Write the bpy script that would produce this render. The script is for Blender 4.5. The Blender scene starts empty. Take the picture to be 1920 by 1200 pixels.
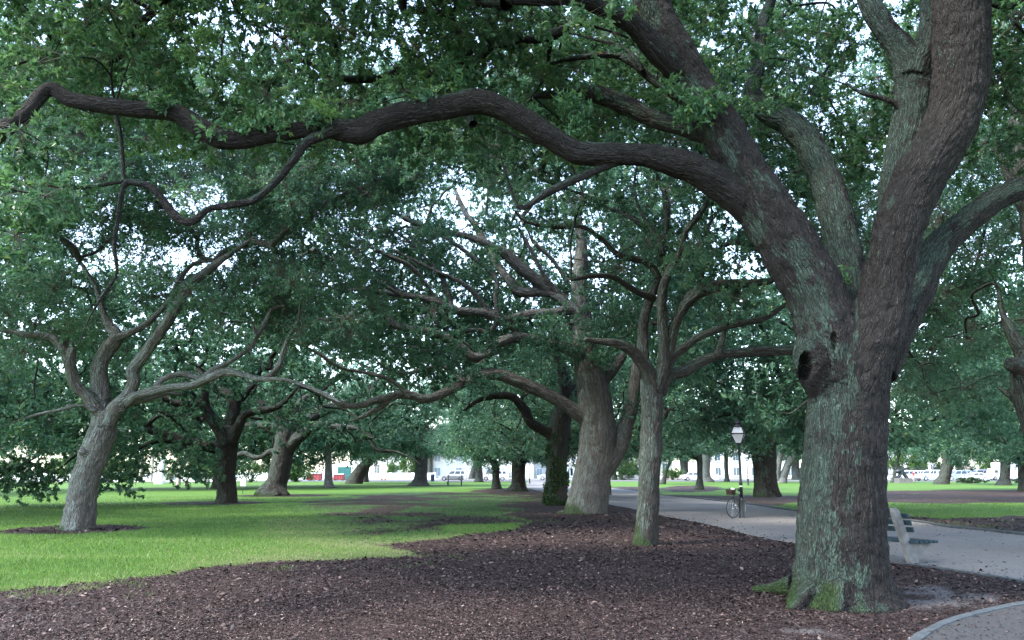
import bpy, bmesh, math, random
import numpy as np
from mathutils import Vector, Matrix

rng = np.random.default_rng(7)
random.seed(7)
scene = bpy.context.scene
COL = scene.collection

# ------------------------------------------------------------------ camera geometry (photo 1920 x 1200)
F = 1500.0
CH = 1.65
TH = math.atan(284 / F)
cT, sT = math.cos(TH), math.sin(TH)
CAM = np.array([0.0, 0.0, CH])
FWD = np.array([0.0, cT, sT])
UPV = np.array([0.0, -sT, cT])

def ray(px, py):
    a = (px - 960) / F
    b = (600 - py) / F
    return np.array([a, cT - b * sT, sT + b * cT])

def P(px, py, d):                       # point seen at a pixel, d metres ahead of the camera
    r = ray(px, py)
    return CAM + r * (d / r[1])

def G(px, py):                          # point of the ground seen at a pixel
    r = ray(px, py)
    return CAM + r * (-CH / r[2])

def proj(p):
    q = np.asarray(p, float) - CAM
    z = q @ FWD
    zz = np.where(z < .05, .05, z)
    return 960 + F * q[..., 0] / zz, 600 - F * (q @ UPV) / zz, z

# ------------------------------------------------------------------ noise
def _h(ix, iy, iz, seed):
    n = (ix.astype(np.int64) * 374761393 + iy.astype(np.int64) * 668265263 + iz.astype(np.int64) * 2147483647 + seed * 974634777) & 0xFFFFFFFF
    n = ((n ^ (n >> 13)) * 1274126177) & 0xFFFFFFFF
    n = n ^ (n >> 16)
    return (n & 0xFFFFFF) / float(0xFFFFFF)

def vnoise(p, seed=0):
    p = np.asarray(p, float)
    if p.shape[1] == 2:
        p = np.c_[p, np.zeros(len(p))]
    i = np.floor(p).astype(np.int64)
    f = p - i
    f = f * f * (3 - 2 * f)
    r = 0
    for dx in (0, 1):
        for dy in (0, 1):
            for dz in (0, 1):
                w = (f[:, 0] if dx else 1 - f[:, 0]) * (f[:, 1] if dy else 1 - f[:, 1]) * (f[:, 2] if dz else 1 - f[:, 2])
                r = r + w * _h(i[:, 0] + dx, i[:, 1] + dy, i[:, 2] + dz, seed)
    return r

def fbm(p, seed=0, o=4):
    p = np.asarray(p, float)
    r = 0
    a = .5
    for k in range(o):
        r = r + a * vnoise(p * 2 ** k, seed + k)
        a *= .5
    return r / (1 - .5 ** o)

def sstep(a, b, x):
    t = np.clip((x - a) / (b - a), 0, 1)
    return t * t * (3 - 2 * t)

def unit(v):
    return v / np.maximum(np.linalg.norm(v, axis=-1, keepdims=True), 1e-9)

# ------------------------------------------------------------------ objects
def tag(o, label=None, cat=None, group=None, kind=None):
    if label: o['label'] = label
    if cat: o['category'] = cat
    if group: o['group'] = group
    if kind: o['kind'] = kind
    return o

def empty(name, loc, rz=0):
    o = bpy.data.objects.new(name, None)
    COL.objects.link(o)
    o.location = loc
    o.rotation_euler = (0, 0, rz)
    o.empty_display_size = .2
    return o

def thing(name, label, cat, loc=(0, 0, 0), rz=0, group=None):
    return tag(empty(name, loc, rz), label, cat, group)

def link(name, me, m, parent=None):
    o = bpy.data.objects.new(name, me)
    if m is not None:
        me.materials.clear()
        for q in (m if isinstance(m, (list, tuple)) else [m]):
            me.materials.append(q)
    COL.objects.link(o)
    if parent is not None:
        o.parent = parent
    return o

def copy_tree(o, parent=None):
    c = o.copy()
    COL.objects.link(c)
    if parent is not None:
        c.parent = parent
    for ch in list(o.children):
        copy_tree(ch, c)
    return c

def np_mesh(name, V, faces, smooth=False, attrs=None, fattrs=None):
    """V (n,3); faces (m,k) array, all of one size."""
    me = bpy.data.meshes.new(name)
    V = np.ascontiguousarray(V, np.float32)
    faces = np.ascontiguousarray(faces, np.int32)
    k = faces.shape[1]
    me.vertices.add(len(V))
    me.vertices.foreach_set('co', V.ravel())
    me.loops.add(faces.size)
    me.loops.foreach_set('vertex_index', faces.ravel())
    me.polygons.add(len(faces))
    me.polygons.foreach_set('loop_start', np.arange(0, faces.size, k, dtype=np.int32))
    if smooth:
        me.polygons.foreach_set('use_smooth', np.ones(len(faces), bool))
    else:
        me.polygons.foreach_set('use_smooth', np.zeros(len(faces), bool))
    for nm, a in (attrs or {}).items():
        a = np.ascontiguousarray(a, np.float32)
        if a.ndim == 2:
            at = me.attributes.new(nm, 'FLOAT_VECTOR', 'POINT')
            at.data.foreach_set('vector', a.ravel())
        else:
            at = me.attributes.new(nm, 'FLOAT', 'POINT')
            at.data.foreach_set('value', a)
    for nm, a in (fattrs or {}).items():
        at = me.attributes.new(nm, 'FLOAT', 'FACE')
        at.data.foreach_set('value', np.ascontiguousarray(a, np.float32))
    me.update(calc_edges=True)
    return me

class MB:
    """Collects shapes into one mesh."""
    def __init__(s):
        s.v = []
        s.f = []
        s.sm = []
    def add(s, v, f, smooth=False):
        b = len(s.v)
        s.v += [tuple(map(float, p)) for p in v]
        for q in f:
            s.f.append([b + i for i in q])
            s.sm.append(smooth)
        return s
    def box(s, c, size, rot=None, bev=0.0):
        x, y, z = [q / 2 for q in size]
        if bev <= 0:
            vs = [(-x, -y, -z), (x, -y, -z), (x, y, -z), (-x, y, -z), (-x, -y, z), (x, -y, z), (x, y, z), (-x, y, z)]
            fs = [(3, 2, 1, 0), (4, 5, 6, 7), (0, 1, 5, 4), (1, 2, 6, 5), (2, 3, 7, 6), (3, 0, 4, 7)]
        else:
            bm = bmesh.new()
            bmesh.ops.create_cube(bm, size=1)
            for v in bm.verts:
                v.co = Vector((v.co.x * 2 * x, v.co.y * 2 * y, v.co.z * 2 * z))
            bmesh.ops.bevel(bm, geom=bm.edges[:], offset=bev, segments=2, affect='EDGES', profile=.5)
            bm.verts.index_update()
            vs = [tuple(v.co) for v in bm.verts]
            fs = [[v.index for v in f.verts] for f in bm.faces]
            bm.free()
        M = (rot.to_matrix() if hasattr(rot, 'to_matrix') else rot) if rot is not None else Matrix.Identity(3)
        vs = [M @ Vector(p) + Vector(c) for p in vs]
        return s.add(vs, fs)
    def prism(s, poly, y0, y1, axis='y', smooth=False):
        """poly: (a,b) outline; extruded along axis. axis y: (a,y,b); x: (x,a,b); z: (a,b,z)."""
        n = len(poly)
        def at(p, t):
            return {'y': (p[0], t, p[1]), 'x': (t, p[0], p[1]), 'z': (p[0], p[1], t)}[axis]
        vs = [at(p, y0) for p in poly] + [at(p, y1) for p in poly]
        fs = [tuple(range(n)), tuple(range(2 * n - 1, n - 1, -1))]
        b = len(s.v)
        s.add(vs, fs)
        for i in range(n):
            j = (i + 1) % n
            s.f.append([b + i, b + n + i, b + n + j, b + j])
            s.sm.append(smooth)
        return s
    def tube(s, pts, r, n=8, cap=True, smooth=True):
        V, Fq, _, _, _ = sweep(np.array(pts, float), np.full(len(pts), r) if np.isscalar(r) else np.array(r, float), n)
        s.add(V, Fq, smooth)
        if cap:
            m = len(pts)
            b = len(s.v) - n * m
            s.f.append([b + i for i in range(n)][::-1]); s.sm.append(False)
            s.f.append([b + (m - 1) * n + i for i in range(n)]); s.sm.append(False)
        return s
    def lathe(s, prof, n=16, c=(0, 0, 0), smooth=True, start=0.0, axis='z'):
        vs = []
        for r, z in prof:
            for i in range(n):
                a = start + 2 * math.pi * i / n
                p = (r * math.cos(a), r * math.sin(a), z)
                if axis == 'y': p = (p[0], z, p[1])
                vs.append((p[0] + c[0], p[1] + c[1], p[2] + c[2]))
        fs = []
        m = len(prof)
        for k in range(m - 1):
            for i in range(n):
                j = (i + 1) % n
                fs.append((k * n + i, k * n + j, (k + 1) * n + j, (k + 1) * n + i))
        b = len(s.v)
        s.add(vs, fs, smooth)
        if prof[0][0] > 1e-4:
            s.f.append([b + i for i in range(n)][::-1]); s.sm.append(False)
        if prof[-1][0] > 1e-4:
            s.f.append([b + (m - 1) * n + i for i in range(n)]); s.sm.append(False)
        return s
    def torus(s, c, R, r, n=28, k=8, axis='y'):
        vs = []; fs = []
        for i in range(n):
            a = 2 * math.pi * i / n
            for j in range(k):
                b = 2 * math.pi * j / k
                q = R + r * math.cos(b)
                p = (q * math.cos(a), r * math.sin(b), q * math.sin(a))
                vs.append((p[0] + c[0], p[1] + c[1], p[2] + c[2]))
        for i in range(n):
            for j in range(k):
                fs.append((i * k + j, ((i + 1) % n) * k + j, ((i + 1) % n) * k + (j + 1) % k, i * k + (j + 1) % k))
        return s.add(vs, fs, True)
    def build(s, name, m, parent=None, loc=None):
        me = bpy.data.meshes.new(name)
        me.from_pydata(s.v, [], s.f)
        me.polygons.foreach_set('use_smooth', np.array(s.sm, bool))
        bm = bmesh.new(); bm.from_mesh(me)
        bmesh.ops.recalc_face_normals(bm, faces=bm.faces[:])
        bm.to_mesh(me); bm.free()
        me.update()
        o = link(name, me, m, parent)
        if loc is not None: o.location = loc
        return o

# ------------------------------------------------------------------ sweeps
def catmull(pts, step):
    """pts (n,k): first 3 columns position, further columns interpolated too."""
    p = np.asarray(pts, float)
    if len(p) < 3:
        n = max(2, int(np.linalg.norm(p[-1, :3] - p[0, :3]) / step) + 1)
        t = np.linspace(0, 1, n)[:, None]
        return p[0] * (1 - t) + p[-1] * t
    q = np.vstack([2 * p[0] - p[1], p, 2 * p[-1] - p[-2]])
    out = []
    for i in range(1, len(q) - 2):
        n = max(1, int(np.ceil(np.linalg.norm(q[i + 1, :3] - q[i, :3]) / step)))
        t = (np.arange(n) / n)[:, None]
        a, b, c, d = q[i - 1], q[i], q[i + 1], q[i + 2]
        out.append(.5 * (2 * b + (c - a) * t + (2 * a - 5 * b + 4 * c - d) * t ** 2 + (3 * b - a - 3 * c + d) * t ** 3))
    out.append(p[-1:])
    return np.vstack(out)

def frames(pts):
    t = np.gradient(pts, axis=0)
    t = unit(t)
    n = np.zeros_like(pts)
    a = np.array([1.0, 0, 0]) if abs(t[0, 0]) < .8 else np.array([0, 1.0, 0])
    n0 = a - t[0] * (a @ t[0])
    n[0] = n0 / np.linalg.norm(n0)
    for i in range(1, len(pts)):
        v = n[i - 1] - t[i] * (n[i - 1] @ t[i])
        n[i] = v / max(np.linalg.norm(v), 1e-9)
    b = np.cross(t, n)
    return t, n, b

def sweep(pts, r, k):
    t, n, b = frames(pts)
    a = np.linspace(0, 2 * np.pi, k, endpoint=False)
    ca, sa = np.cos(a), np.sin(a)
    off = ca[None, :, None] * n[:, None, :] + sa[None, :, None] * b[:, None, :]
    V = (pts[:, None, :] + off * r[:, None, None]).reshape(-1, 3)
    m = len(pts)
    i = np.arange(m - 1)[:, None]
    j = np.arange(k)[None, :]
    j2 = (j + 1) % k
    Fq = np.stack([i * k + j, i * k + j2, (i + 1) * k + j2, (i + 1) * k + j], -1).reshape(-1, 4)
    s = np.r_[0, np.cumsum(np.linalg.norm(np.diff(pts, axis=0), axis=1))]
    bc = np.stack([ca[None, :] * r[:, None], sa[None, :] * r[:, None], np.repeat(s[:, None], k, 1)], -1).reshape(-1, 3)
    return V, Fq, bc, off.reshape(-1, 3), s

def remesh_union(tubes, voxel, iters):
    me = bpy.data.meshes.new('tmp')
    vs = []; fs = []; b = 0
    for V, Fq, k in tubes:
        vs.append(V)
        for q in Fq: fs.append((q + b).tolist())
        m = len(V) // k
        fs.append([b + i for i in range(k)][::-1])
        fs.append([b + (m - 1) * k + i for i in range(k)])
        b += len(V)
    me.from_pydata(np.vstack(vs).tolist(), [], fs)
    ob = bpy.data.objects.new('tmp', me)
    COL.objects.link(ob)
    md = ob.modifiers.new('r', 'REMESH'); md.mode = 'VOXEL'; md.voxel_size = voxel
    sm = ob.modifiers.new('s', 'SMOOTH'); sm.factor = .5; sm.iterations = iters
    dg = bpy.context.evaluated_depsgraph_get()
    ev = ob.evaluated_get(dg)
    m = ev.to_mesh()
    V = np.zeros(len(m.vertices) * 3, np.float32); m.vertices.foreach_get('co', V)
    N = np.zeros(len(m.vertices) * 3, np.float32); m.vertices.foreach_get('normal', N)
    L = np.zeros(len(m.loops), np.int32); m.loops.foreach_get('vertex_index', L)
    ls = np.zeros(len(m.polygons), np.int32); m.polygons.foreach_get('loop_start', ls)
    lt = np.zeros(len(m.polygons), np.int32); m.polygons.foreach_get('loop_total', lt)
    ok = lt == 4
    Fq = L[ls[ok][:, None] + np.arange(4)[None, :]]
    ev.to_mesh_clear()
    bpy.data.objects.remove(ob); bpy.data.meshes.remove(me)
    return V.reshape(-1, 3).astype(float), Fq, N.reshape(-1, 3).astype(float)
# ------------------------------------------------------------------ materials
class NT:
    def __init__(s, name):
        s.m = bpy.data.materials.new(name)
        s.m.use_nodes = True
        s.t = s.m.node_tree
        s.t.nodes.clear()
        s.out = s.n('ShaderNodeOutputMaterial')
        s.p = s.n('ShaderNodeBsdfPrincipled')
        s.l(s.p.outputs[0], s.out.inputs[0])
    def n(s, ty, **kw):
        q = s.t.nodes.new(ty)
        for k, v in kw.items():
            if k.startswith('i_'):
                q.inputs[k[2:].replace('_', ' ')].default_value = v
            else:
                setattr(q, k, v)
        return q
    def l(s, a, b):
        s.t.links.new(a, b)
    def attr(s, name):
        q = s.n('ShaderNodeAttribute'); q.attribute_name = name
        return q
    def noise(s, vec, scale, detail=4, rough=.55, dist=0.0):
        q = s.n('ShaderNodeTexNoise')
        q.inputs['Scale'].default_value = scale; q.inputs['Detail'].default_value = detail
        q.inputs['Roughness'].default_value = rough; q.inputs['Distortion'].default_value = dist
        if vec is not None: s.l(vec, q.inputs['Vector'])
        return q.outputs[0]
    def ramp(s, fac, stops, interp='LINEAR'):
        q = s.n('ShaderNodeValToRGB')
        q.color_ramp.interpolation = interp
        e = q.color_ramp.elements
        while len(e) < len(stops): e.new(.5)
        for i, (p, c) in enumerate(stops):
            e[i].position = p
            e[i].color = (c[0], c[1], c[2], 1) if not np.isscalar(c) else (c, c, c, 1)
        s.l(fac, q.inputs[0])
        return q.outputs[0]
    def mix(s, fac, a, b, mode='MIX'):
        q = s.n('ShaderNodeMix'); q.data_type = 'RGBA'; q.blend_type = mode
        for sock, v in ((q.inputs[0], fac), (q.inputs[6], a), (q.inputs[7], b)):
            if hasattr(v, 'links') or hasattr(v, 'is_linked'): s.l(v, sock)
            elif np.isscalar(v): sock.default_value = v
            else: sock.default_value = (v[0], v[1], v[2], 1)
        return q.outputs[2]
    def math(s, op, a, b=0.0, clamp=False):
        q = s.n('ShaderNodeMath'); q.operation = op; q.use_clamp = clamp
        for sock, v in ((q.inputs[0], a), (q.inputs[1], b)):
            if hasattr(v, 'is_linked'): s.l(v, sock)
            else: sock.default_value = v
        return q.outputs[0]
    def vmul(s, vec, sc):
        q = s.n('ShaderNodeVectorMath'); q.operation = 'MULTIPLY'
        s.l(vec, q.inputs[0]); q.inputs[1].default_value = sc
        return q.outputs[0]
    def bump(s, h, strength, dist):
        q = s.n('ShaderNodeBump'); q.inputs['Strength'].default_value = strength; q.inputs['Distance'].default_value = dist
        s.l(h, q.inputs['Height']); s.l(q.outputs[0], s.p.inputs['Normal'])
        return q
    def base(s, c, rough=.6, spec=.4, metal=0.0):
        if hasattr(c, 'is_linked'): s.l(c, s.p.inputs['Base Color'])
        else: s.p.inputs['Base Color'].default_value = (*c, 1)
        s.p.inputs['Roughness'].default_value = rough
        s.p.inputs['Specular IOR Level'].default_value = spec
        s.p.inputs['Metallic'].default_value = metal
        return s.m

def plain(name, c, rough=.55, spec=.4, metal=0.0, var=.12, scale=6.0, bump=0.0):
    t = NT(name)
    co = t.n('ShaderNodeTexCoord').outputs['Object']
    nz = t.noise(co, scale, 5)
    k0, k1 = 1 - var, 1 + var
    col = t.ramp(nz, [(.3, [min(1, x * k0) for x in c]), (.7, [min(1, x * k1) for x in c])])
    if bump > 0:
        t.bump(nz, bump, .02)
    return t.base(col, rough, spec, metal)

def bark_mat(name, ridge, groove, lichen, sx=22.0, sz=5.0, bump=.9, dist=.03):
    t = NT(name)
    bc = t.attr('bark_co').outputs['Vector']
    wob = t.n('ShaderNodeTexNoise'); wob.inputs['Scale'].default_value = 5.0; wob.inputs['Detail'].default_value = 3
    t.l(bc, wob.inputs['Vector'])
    off = t.n('ShaderNodeVectorMath'); off.operation = 'SCALE'; t.l(wob.outputs['Color'], off.inputs[0]); off.inputs['Scale'].default_value = .09
    add = t.n('ShaderNodeVectorMath'); add.operation = 'ADD'; t.l(bc, add.inputs[0]); t.l(off.outputs[0], add.inputs[1])
    st = t.vmul(add.outputs[0], (sx, sx, sz))
    vo = t.n('ShaderNodeTexVoronoi'); vo.feature = 'DISTANCE_TO_EDGE'; vo.inputs['Scale'].default_value = 1.0; vo.inputs['Randomness'].default_value = .95
    t.l(st, vo.inputs['Vector'])
    edge = vo.outputs['Distance']
    fine = t.noise(t.vmul(add.outputs[0], (60, 60, 22)), 1.0, 5, .65)
    big = t.noise(bc, 1.3, 3)
    fu = t.attr('furrow').outputs['Fac']
    rn = t.noise(t.vmul(add.outputs[0], (sx * .62, sx * .62, sz * .36)), 1.0, 3, .5)
    ridge_h = t.ramp(t.math('ABSOLUTE', t.math('SUBTRACT', rn, .5)), [(0.0, 0.0), (.035, .35), (.11, 1.0)])
    h0 = t.math('MULTIPLY', t.ramp(edge, [(0.0, .25), (.12, .55), (.34, 1.0)]), ridge_h)
    h0 = t.math('MULTIPLY', h0, t.ramp(fu, [(.05, .12), (.6, 1.0)]))
    h = t.math('ADD', h0, t.math('MULTIPLY', fine, .45))
    hue = t.math('MULTIPLY', t.math('ADD', h0, fine), .55)
    col = t.ramp(hue, [(.20, groove), (.50, [(a * .55 + b * .45) for a, b in zip(ridge, groove)]), (.85, ridge)])  # groove colour: darker bark plus painted-in crevice shade
    col = t.mix(t.ramp(big, [(.35, 0.0), (.7, .45)]), col, [x * .62 for x in ridge])
    # pale blue-green lichen crusts on the raised plates, moss near the ground
    li = t.attr('lichen').outputs['Fac']
    ln = t.noise(t.vmul(bc, (1, 1, .6)), 3.2, 7, .66)
    ln2 = t.noise(t.vmul(bc, (1, 1, .6)), 34.0, 4, .7)
    lv = t.math('ADD', t.math('MULTIPLY', li, .62), t.math('ADD', t.math('MULTIPLY', ln, .95), t.math('MULTIPLY', ln2, .16)))
    lm = t.ramp(lv, [(.96, 0.0), (1.08, .9)])
    lm = t.math('MULTIPLY', lm, t.ramp(h0, [(.08, .10), (.35, 1.0)]))
    lcol = t.ramp(ln2, [(.3, [x * .72 for x in lichen]), (.7, [x * 1.12 for x in lichen])])
    col = t.mix(t.math('MULTIPLY', lm, .85), col, lcol)
    mo = t.attr('moss').outputs['Fac']
    mv = t.ramp(t.math('ADD', mo, t.math('MULTIPLY', t.math('SUBTRACT', ln, .5), 1.2)), [(.38, 0.0), (.62, 1.0)])
    mcol = t.ramp(fine, [(.3, (.018, .036, .012)), (.7, (.042, .070, .020))])
    col = t.mix(t.math('MULTIPLY', mv, .85), col, mcol)
    t.bump(h, bump, dist)
    return t.base(col, .9, .12)

def leaf_mat(name, stops, rough=.36, spec=.32, trans=.3, tcol=(.12, .2, .05)):
    t = NT(name)
    a = t.attr('tint').outputs['Fac']
    col = t.ramp(a, stops)
    m = t.base(col, rough, spec)
    tr = t.n('ShaderNodeBsdfTranslucent')
    t.l(t.mix(.5, col, tcol), tr.inputs['Color'])
    mx = t.n('ShaderNodeMixShader'); mx.inputs[0].default_value = trans
    t.l(t.p.outputs[0], mx.inputs[1]); t.l(tr.outputs[0], mx.inputs[2]); t.l(mx.outputs[0], t.out.inputs[0])
    return m

LEAFS = [(0.0, (.028, .066, .044)), (.45, (.068, .158, .104)), (.8, (.115, .232, .138)), (.93, (.16, .26, .085)), (1.0, (.26, .22, .09))]
M = {}
M['leaf'] = leaf_mat('oak_leaf', LEAFS, trans=.38, tcol=(.12, .25, .10))
M['leaf_near'] = leaf_mat('oak_leaf_close', [(0.0, (.026, .060, .036)), (.45, (.060, .148, .078)), (.8, (.108, .222, .092)), (.94, (.18, .28, .07)), (1.0, (.26, .22, .08))], rough=.36, trans=.40, tcol=(.14, .28, .08))
M['ivy'] = leaf_mat('ivy_leaf', [(0, (.015, .042, .012)), (1, (.045, .10, .026))], trans=.15)
M['hedge'] = leaf_mat('hedge_leaf', [(0, (.02, .05, .02)), (1, (.05, .10, .035))], trans=.15)
M['green_leaf'] = leaf_mat('bright_leaf', [(0, (.04, .10, .03)), (1, (.10, .19, .05))], trans=.35)
M['palm'] = leaf_mat('palm_frond', [(0, (.04, .08, .03)), (1, (.09, .13, .04))], trans=.2)
M['bark_big'] = bark_mat('bark_big', (.066, .0595, .055), (.006, .0054, .005), (.082, .130, .098), sx=52, sz=4.6, bump=1.0, dist=.05)
M['bark'] = bark_mat('bark', (.098, .088, .079), (.014, .012, .010), (.105, .140, .117), sx=27, sz=2.8, bump=1.0, dist=.05)
M['bark_pale'] = bark_mat('bark_pale', (.205, .187, .170), (.032, .027, .024), (.205, .24, .215), sx=23, sz=2.4, bump=1.0, dist=.05)
M['bark_dark'] = bark_mat('bark_dark', (.058, .046, .040), (.018, .014, .012), (.08, .105, .085), sx=20, sz=2.4, bump=.9, dist=.05)
M['twig'] = plain('twig_bark', (.10, .085, .07), .85, .2, var=.35, scale=3)
M['deadwood'] = plain('dead_wood', (.42, .38, .33), .8, .2, var=.2, scale=4)
# ------------------------------------------------------------------ trees
LIMB_VIEW = []          # (px, py, half width px, depth) of every limb that stays readable through the foliage
LDIR = unit(np.array([-.72, -.38, .58]))

def world_limb(pts, d0, d1, step):
    pts = np.asarray(pts, float)
    seg = np.r_[0, np.cumsum(np.hypot(np.diff(pts[:, 0]), np.diff(pts[:, 1])))]
    t = seg / max(seg[-1], 1e-6)
    out = []
    for (px, py, hw), tt in zip(pts, t):
        d = d0 + (d1 - d0) * tt
        p = P(px, py, d)
        out.append([*p, hw / F * ((p - CAM) @ FWD)])
    return catmull(np.array(out), step)

def leaves_mesh(name, base, dirs, L, Wd, tint):
    n = len(base)
    up = np.array([0, 0, 1.0]) + rng.normal(0, .55, (n, 3))
    b = unit(np.cross(dirs, up))
    nn = np.cross(b, dirs)
    V = np.empty((n, 4, 3))
    V[:, 0] = base
    mid = base + dirs * (L * .48)[:, None]
    fold = (rng.uniform(.05, .22, n) * Wd)[:, None] * nn
    V[:, 1] = mid + b * (Wd * .5)[:, None] + fold
    V[:, 2] = base + dirs * L[:, None] - nn * (L * rng.uniform(-.05, .25, n))[:, None]
    V[:, 3] = mid - b * (Wd * .5)[:, None] + fold
    return np_mesh(name, V.reshape(-1, 3), np.arange(4 * n).reshape(n, 4), False, None, {'tint': tint})

def sprays(centers, R, per_clump, k, L, W, flat=.75, hang=0.0):
    """leaf bases, directions, twig (start, tip) for clumps of leafy twigs"""
    n = len(centers)
    m = max(1, per_clump // k)
    u = unit(rng.normal(0, 1, (n, m, 3)))
    rr = rng.uniform(.15, 1.0, (n, m, 1)) ** .55
    Rv = (R * rng.uniform(.75, 1.25, n))[:, None, None]
    off = u * rr * Rv
    off[..., 2] *= flat
    tips = centers[:, None, :] + off
    d = unit(off / np.maximum(Rv, 1e-6) + np.array([0, 0, .25 - hang]) + rng.normal(0, .35, (n, m, 3)))
    s = rng.uniform(0, 1, (n, m, k, 1)) ** 1.4 * (L * 2.6)
    base = tips[:, :, None, :] - d[:, :, None, :] * s
    ld = unit(d[:, :, None, :] * .55 + rng.normal(0, .62, (n, m, k, 3)))
    tone = np.clip(rng.normal(.45, .19, (n, 1, 1)) + rng.normal(0, .10, (n, m, 1)) + rng.normal(0, .15, (n, m, k)), 0, 1)
    tone = np.minimum(tone, .86)
    hot = rng.random((n, m, k)) < .010
    tone = np.where(hot, rng.uniform(.9, 1, tone.shape), tone)
    sc = rng.uniform(.7, 1.3, (n, m, k))
    return base.reshape(-1, 3), ld.reshape(-1, 3), (L * sc).ravel(), (W * sc).ravel(), tone.ravel(), tips.reshape(-1, 3), d.reshape(-1, 3)

def prisms(a, b, r):
    """thin three sided twigs"""
    n = len(a)
    t = unit(b - a)
    x = unit(np.cross(t, np.array([.3, .2, .9]) + rng.normal(0, .1, (n, 3))))
    y = np.cross(t, x)
    V = np.empty((n, 6, 3))
    for i in range(3):
        an = 2.094 * i
        o = (x * math.cos(an) + y * math.sin(an))
        V[:, i] = a + o * r
        V[:, 3 + i] = b + o * r * .6
    q = np.array([[0, 1, 4, 3], [1, 2, 5, 4], [2, 0, 3, 5]])
    Fq = (np.arange(n)[:, None, None] * 6 + q[None]).reshape(-1, 4)
    return V.reshape(-1, 3), Fq

def scatter_clumps(ells, R, gap, seed, view=True, clear=None, keep=.2):
    r = np.random.default_rng(seed)
    out = np.zeros((0, 3))
    lv = np.array(LIMB_VIEW) if (view and LIMB_VIEW) else None
    for (cx, cy, cz, rx, ry, rz, n) in ells:
        c = unit(r.normal(0, 1, (n * 12, 3))) * (r.random((n * 12, 1)) ** .42) * np.array([rx, ry, rz]) + np.array([cx, cy, cz])
        nz = fbm(c * .30 + seed * 7.7, seed, 3)
        c = c[nz > gap]
        if lv is not None and len(c):
            px, py, z = proj(c)
            rp = F * R / np.maximum(z, 1)
            hit = np.zeros(len(c), bool)
            for s in range(0, len(c), 400):
                e = slice(s, s + 400)
                dd = np.hypot(px[e, None] - lv[None, :, 0], py[e, None] - lv[None, :, 1])
                hit[e] = ((dd < lv[None, :, 2] + 1.05 * rp[e, None]) & (z[e, None] < lv[None, :, 3] + .2)).any(1)
            c = c[~(hit & (r.random(len(c)) > keep))]
        if clear is not None and len(c):
            px, py, z = proj(c)
            c = c[~clear(px, py, z, c)]
        got = []
        allp = out
        for p in c:
            if len(got) >= n: break
            if len(allp) and np.min(((allp - p) ** 2).sum(1)) < (.62 * R) ** 2: continue
            got.append(p)
            allp = np.vstack([allp, p[None]])
        out = allp
    return out

def grow(nodes, ndep, clumps, r_tip, seed, wig=.11, rmax=None, power=.47):
    r = np.random.default_rng(seed)
    N = np.array(nodes); D = np.array(ndep)
    own = [(-1, i) for i in range(len(N))]
    m = len(clumps)
    best = np.full(m, 1e9); bi = np.zeros(m, int); bd = np.zeros(m)
    def upd(i0):
        new = N[i0:]
        for s in range(0, m, 300):
            d = np.linalg.norm(clumps[s:s + 300, None] - new[None], axis=2)
            c = d + .22 * D[i0:][None]
            k = c.argmin(1); cc = c[np.arange(len(k)), k]
            sl = np.arange(s, min(s + 300, m))
            b = cc < best[sl]
            best[sl[b]] = cc[b]; bi[sl[b]] = i0 + k[b]; bd[sl[b]] = d[np.arange(len(k)), k][b]
    upd(0)
    todo = np.ones(m, bool)
    br = []
    for _ in range(m):
        i = int(np.where(todo, bd + .15 * best, 1e9).argmin())
        todo[i] = False
        a = N[bi[i]]; c = clumps[i]
        L = np.linalg.norm(c - a)
        k = int(np.clip(L / .45, 2, 14))
        t = np.linspace(0, 1, k + 1)[:, None]
        ctrl = (a + c) / 2 + r.normal(0, .13 * L, 3) + np.array([0, 0, .10 * L])
        pts = a * (1 - t) ** 2 + 2 * ctrl * t * (1 - t) + c * t ** 2
        w = r.normal(0, wig * min(L, 2.0) / 2, pts.shape) * np.sin(np.pi * t) ** .5
        pts = pts + w
        pts[0] = a
        bid = len(br)
        br.append([pts, own[bi[i]], np.ones(k + 1)])
        i0 = len(N)
        dl = np.r_[0, np.cumsum(np.linalg.norm(np.diff(pts, axis=0), axis=1))]
        d0 = D[bi[i]]
        N = np.vstack([N, pts[1:]]); D = np.r_[D, d0 + dl[1:]]
        own += [(bid, j) for j in range(1, k + 1)]
        # only the new nodes can improve the others
        if todo.any(): upd(i0)
    for pts, (pb, pj), w in reversed(br):
        if pb >= 0: br[pb][2][:pj + 1] += w[0]
    out = []
    for pts, (pb, pj), w in br:
        rad = r_tip * w ** power
        rad = rad * (1 + r.normal(0, .07, len(rad)))
        rad[-1] *= .6
        if rmax: rad = np.minimum(rad, rmax)
        out.append((pts, rad))
    return out

def tubes_mesh(name, lines, off, sides=None, moss=False, step=None):
    Vs, Fs, B, Nn = [], [], [], []
    b = 0
    for i, (pts, rad) in enumerate(lines):
        k = sides if sides else (9 if rad.max() > .09 else 6 if rad.max() > .03 else 4)
        if len(pts) > 2:
            q = catmull(np.c_[pts, rad], step or max(.12, rad.max() * 1.2))
            pts, rad = q[:, :3], np.maximum(q[:, 3], .002)
        V, Fq, bc, n, s = sweep(pts, rad, k)
        bc[:, 2] += i * 1.37
        Vs.append(V); Fs.append(Fq + b); B.append(bc); Nn.append(n); b += len(V)
    V = np.vstack(Vs); N = np.vstack(Nn)
    lich = .5 + .5 * (N @ LDIR)
    ms = np.exp(-np.maximum(V[:, 2], 0) / .3) * .6 if moss else np.zeros(len(V))
    return np_mesh(name, V - off, np.vstack(Fs), True, {'bark_co': np.vstack(B), 'lichen': lich, 'moss': ms, 'furrow': np.ones(len(V))})

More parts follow.
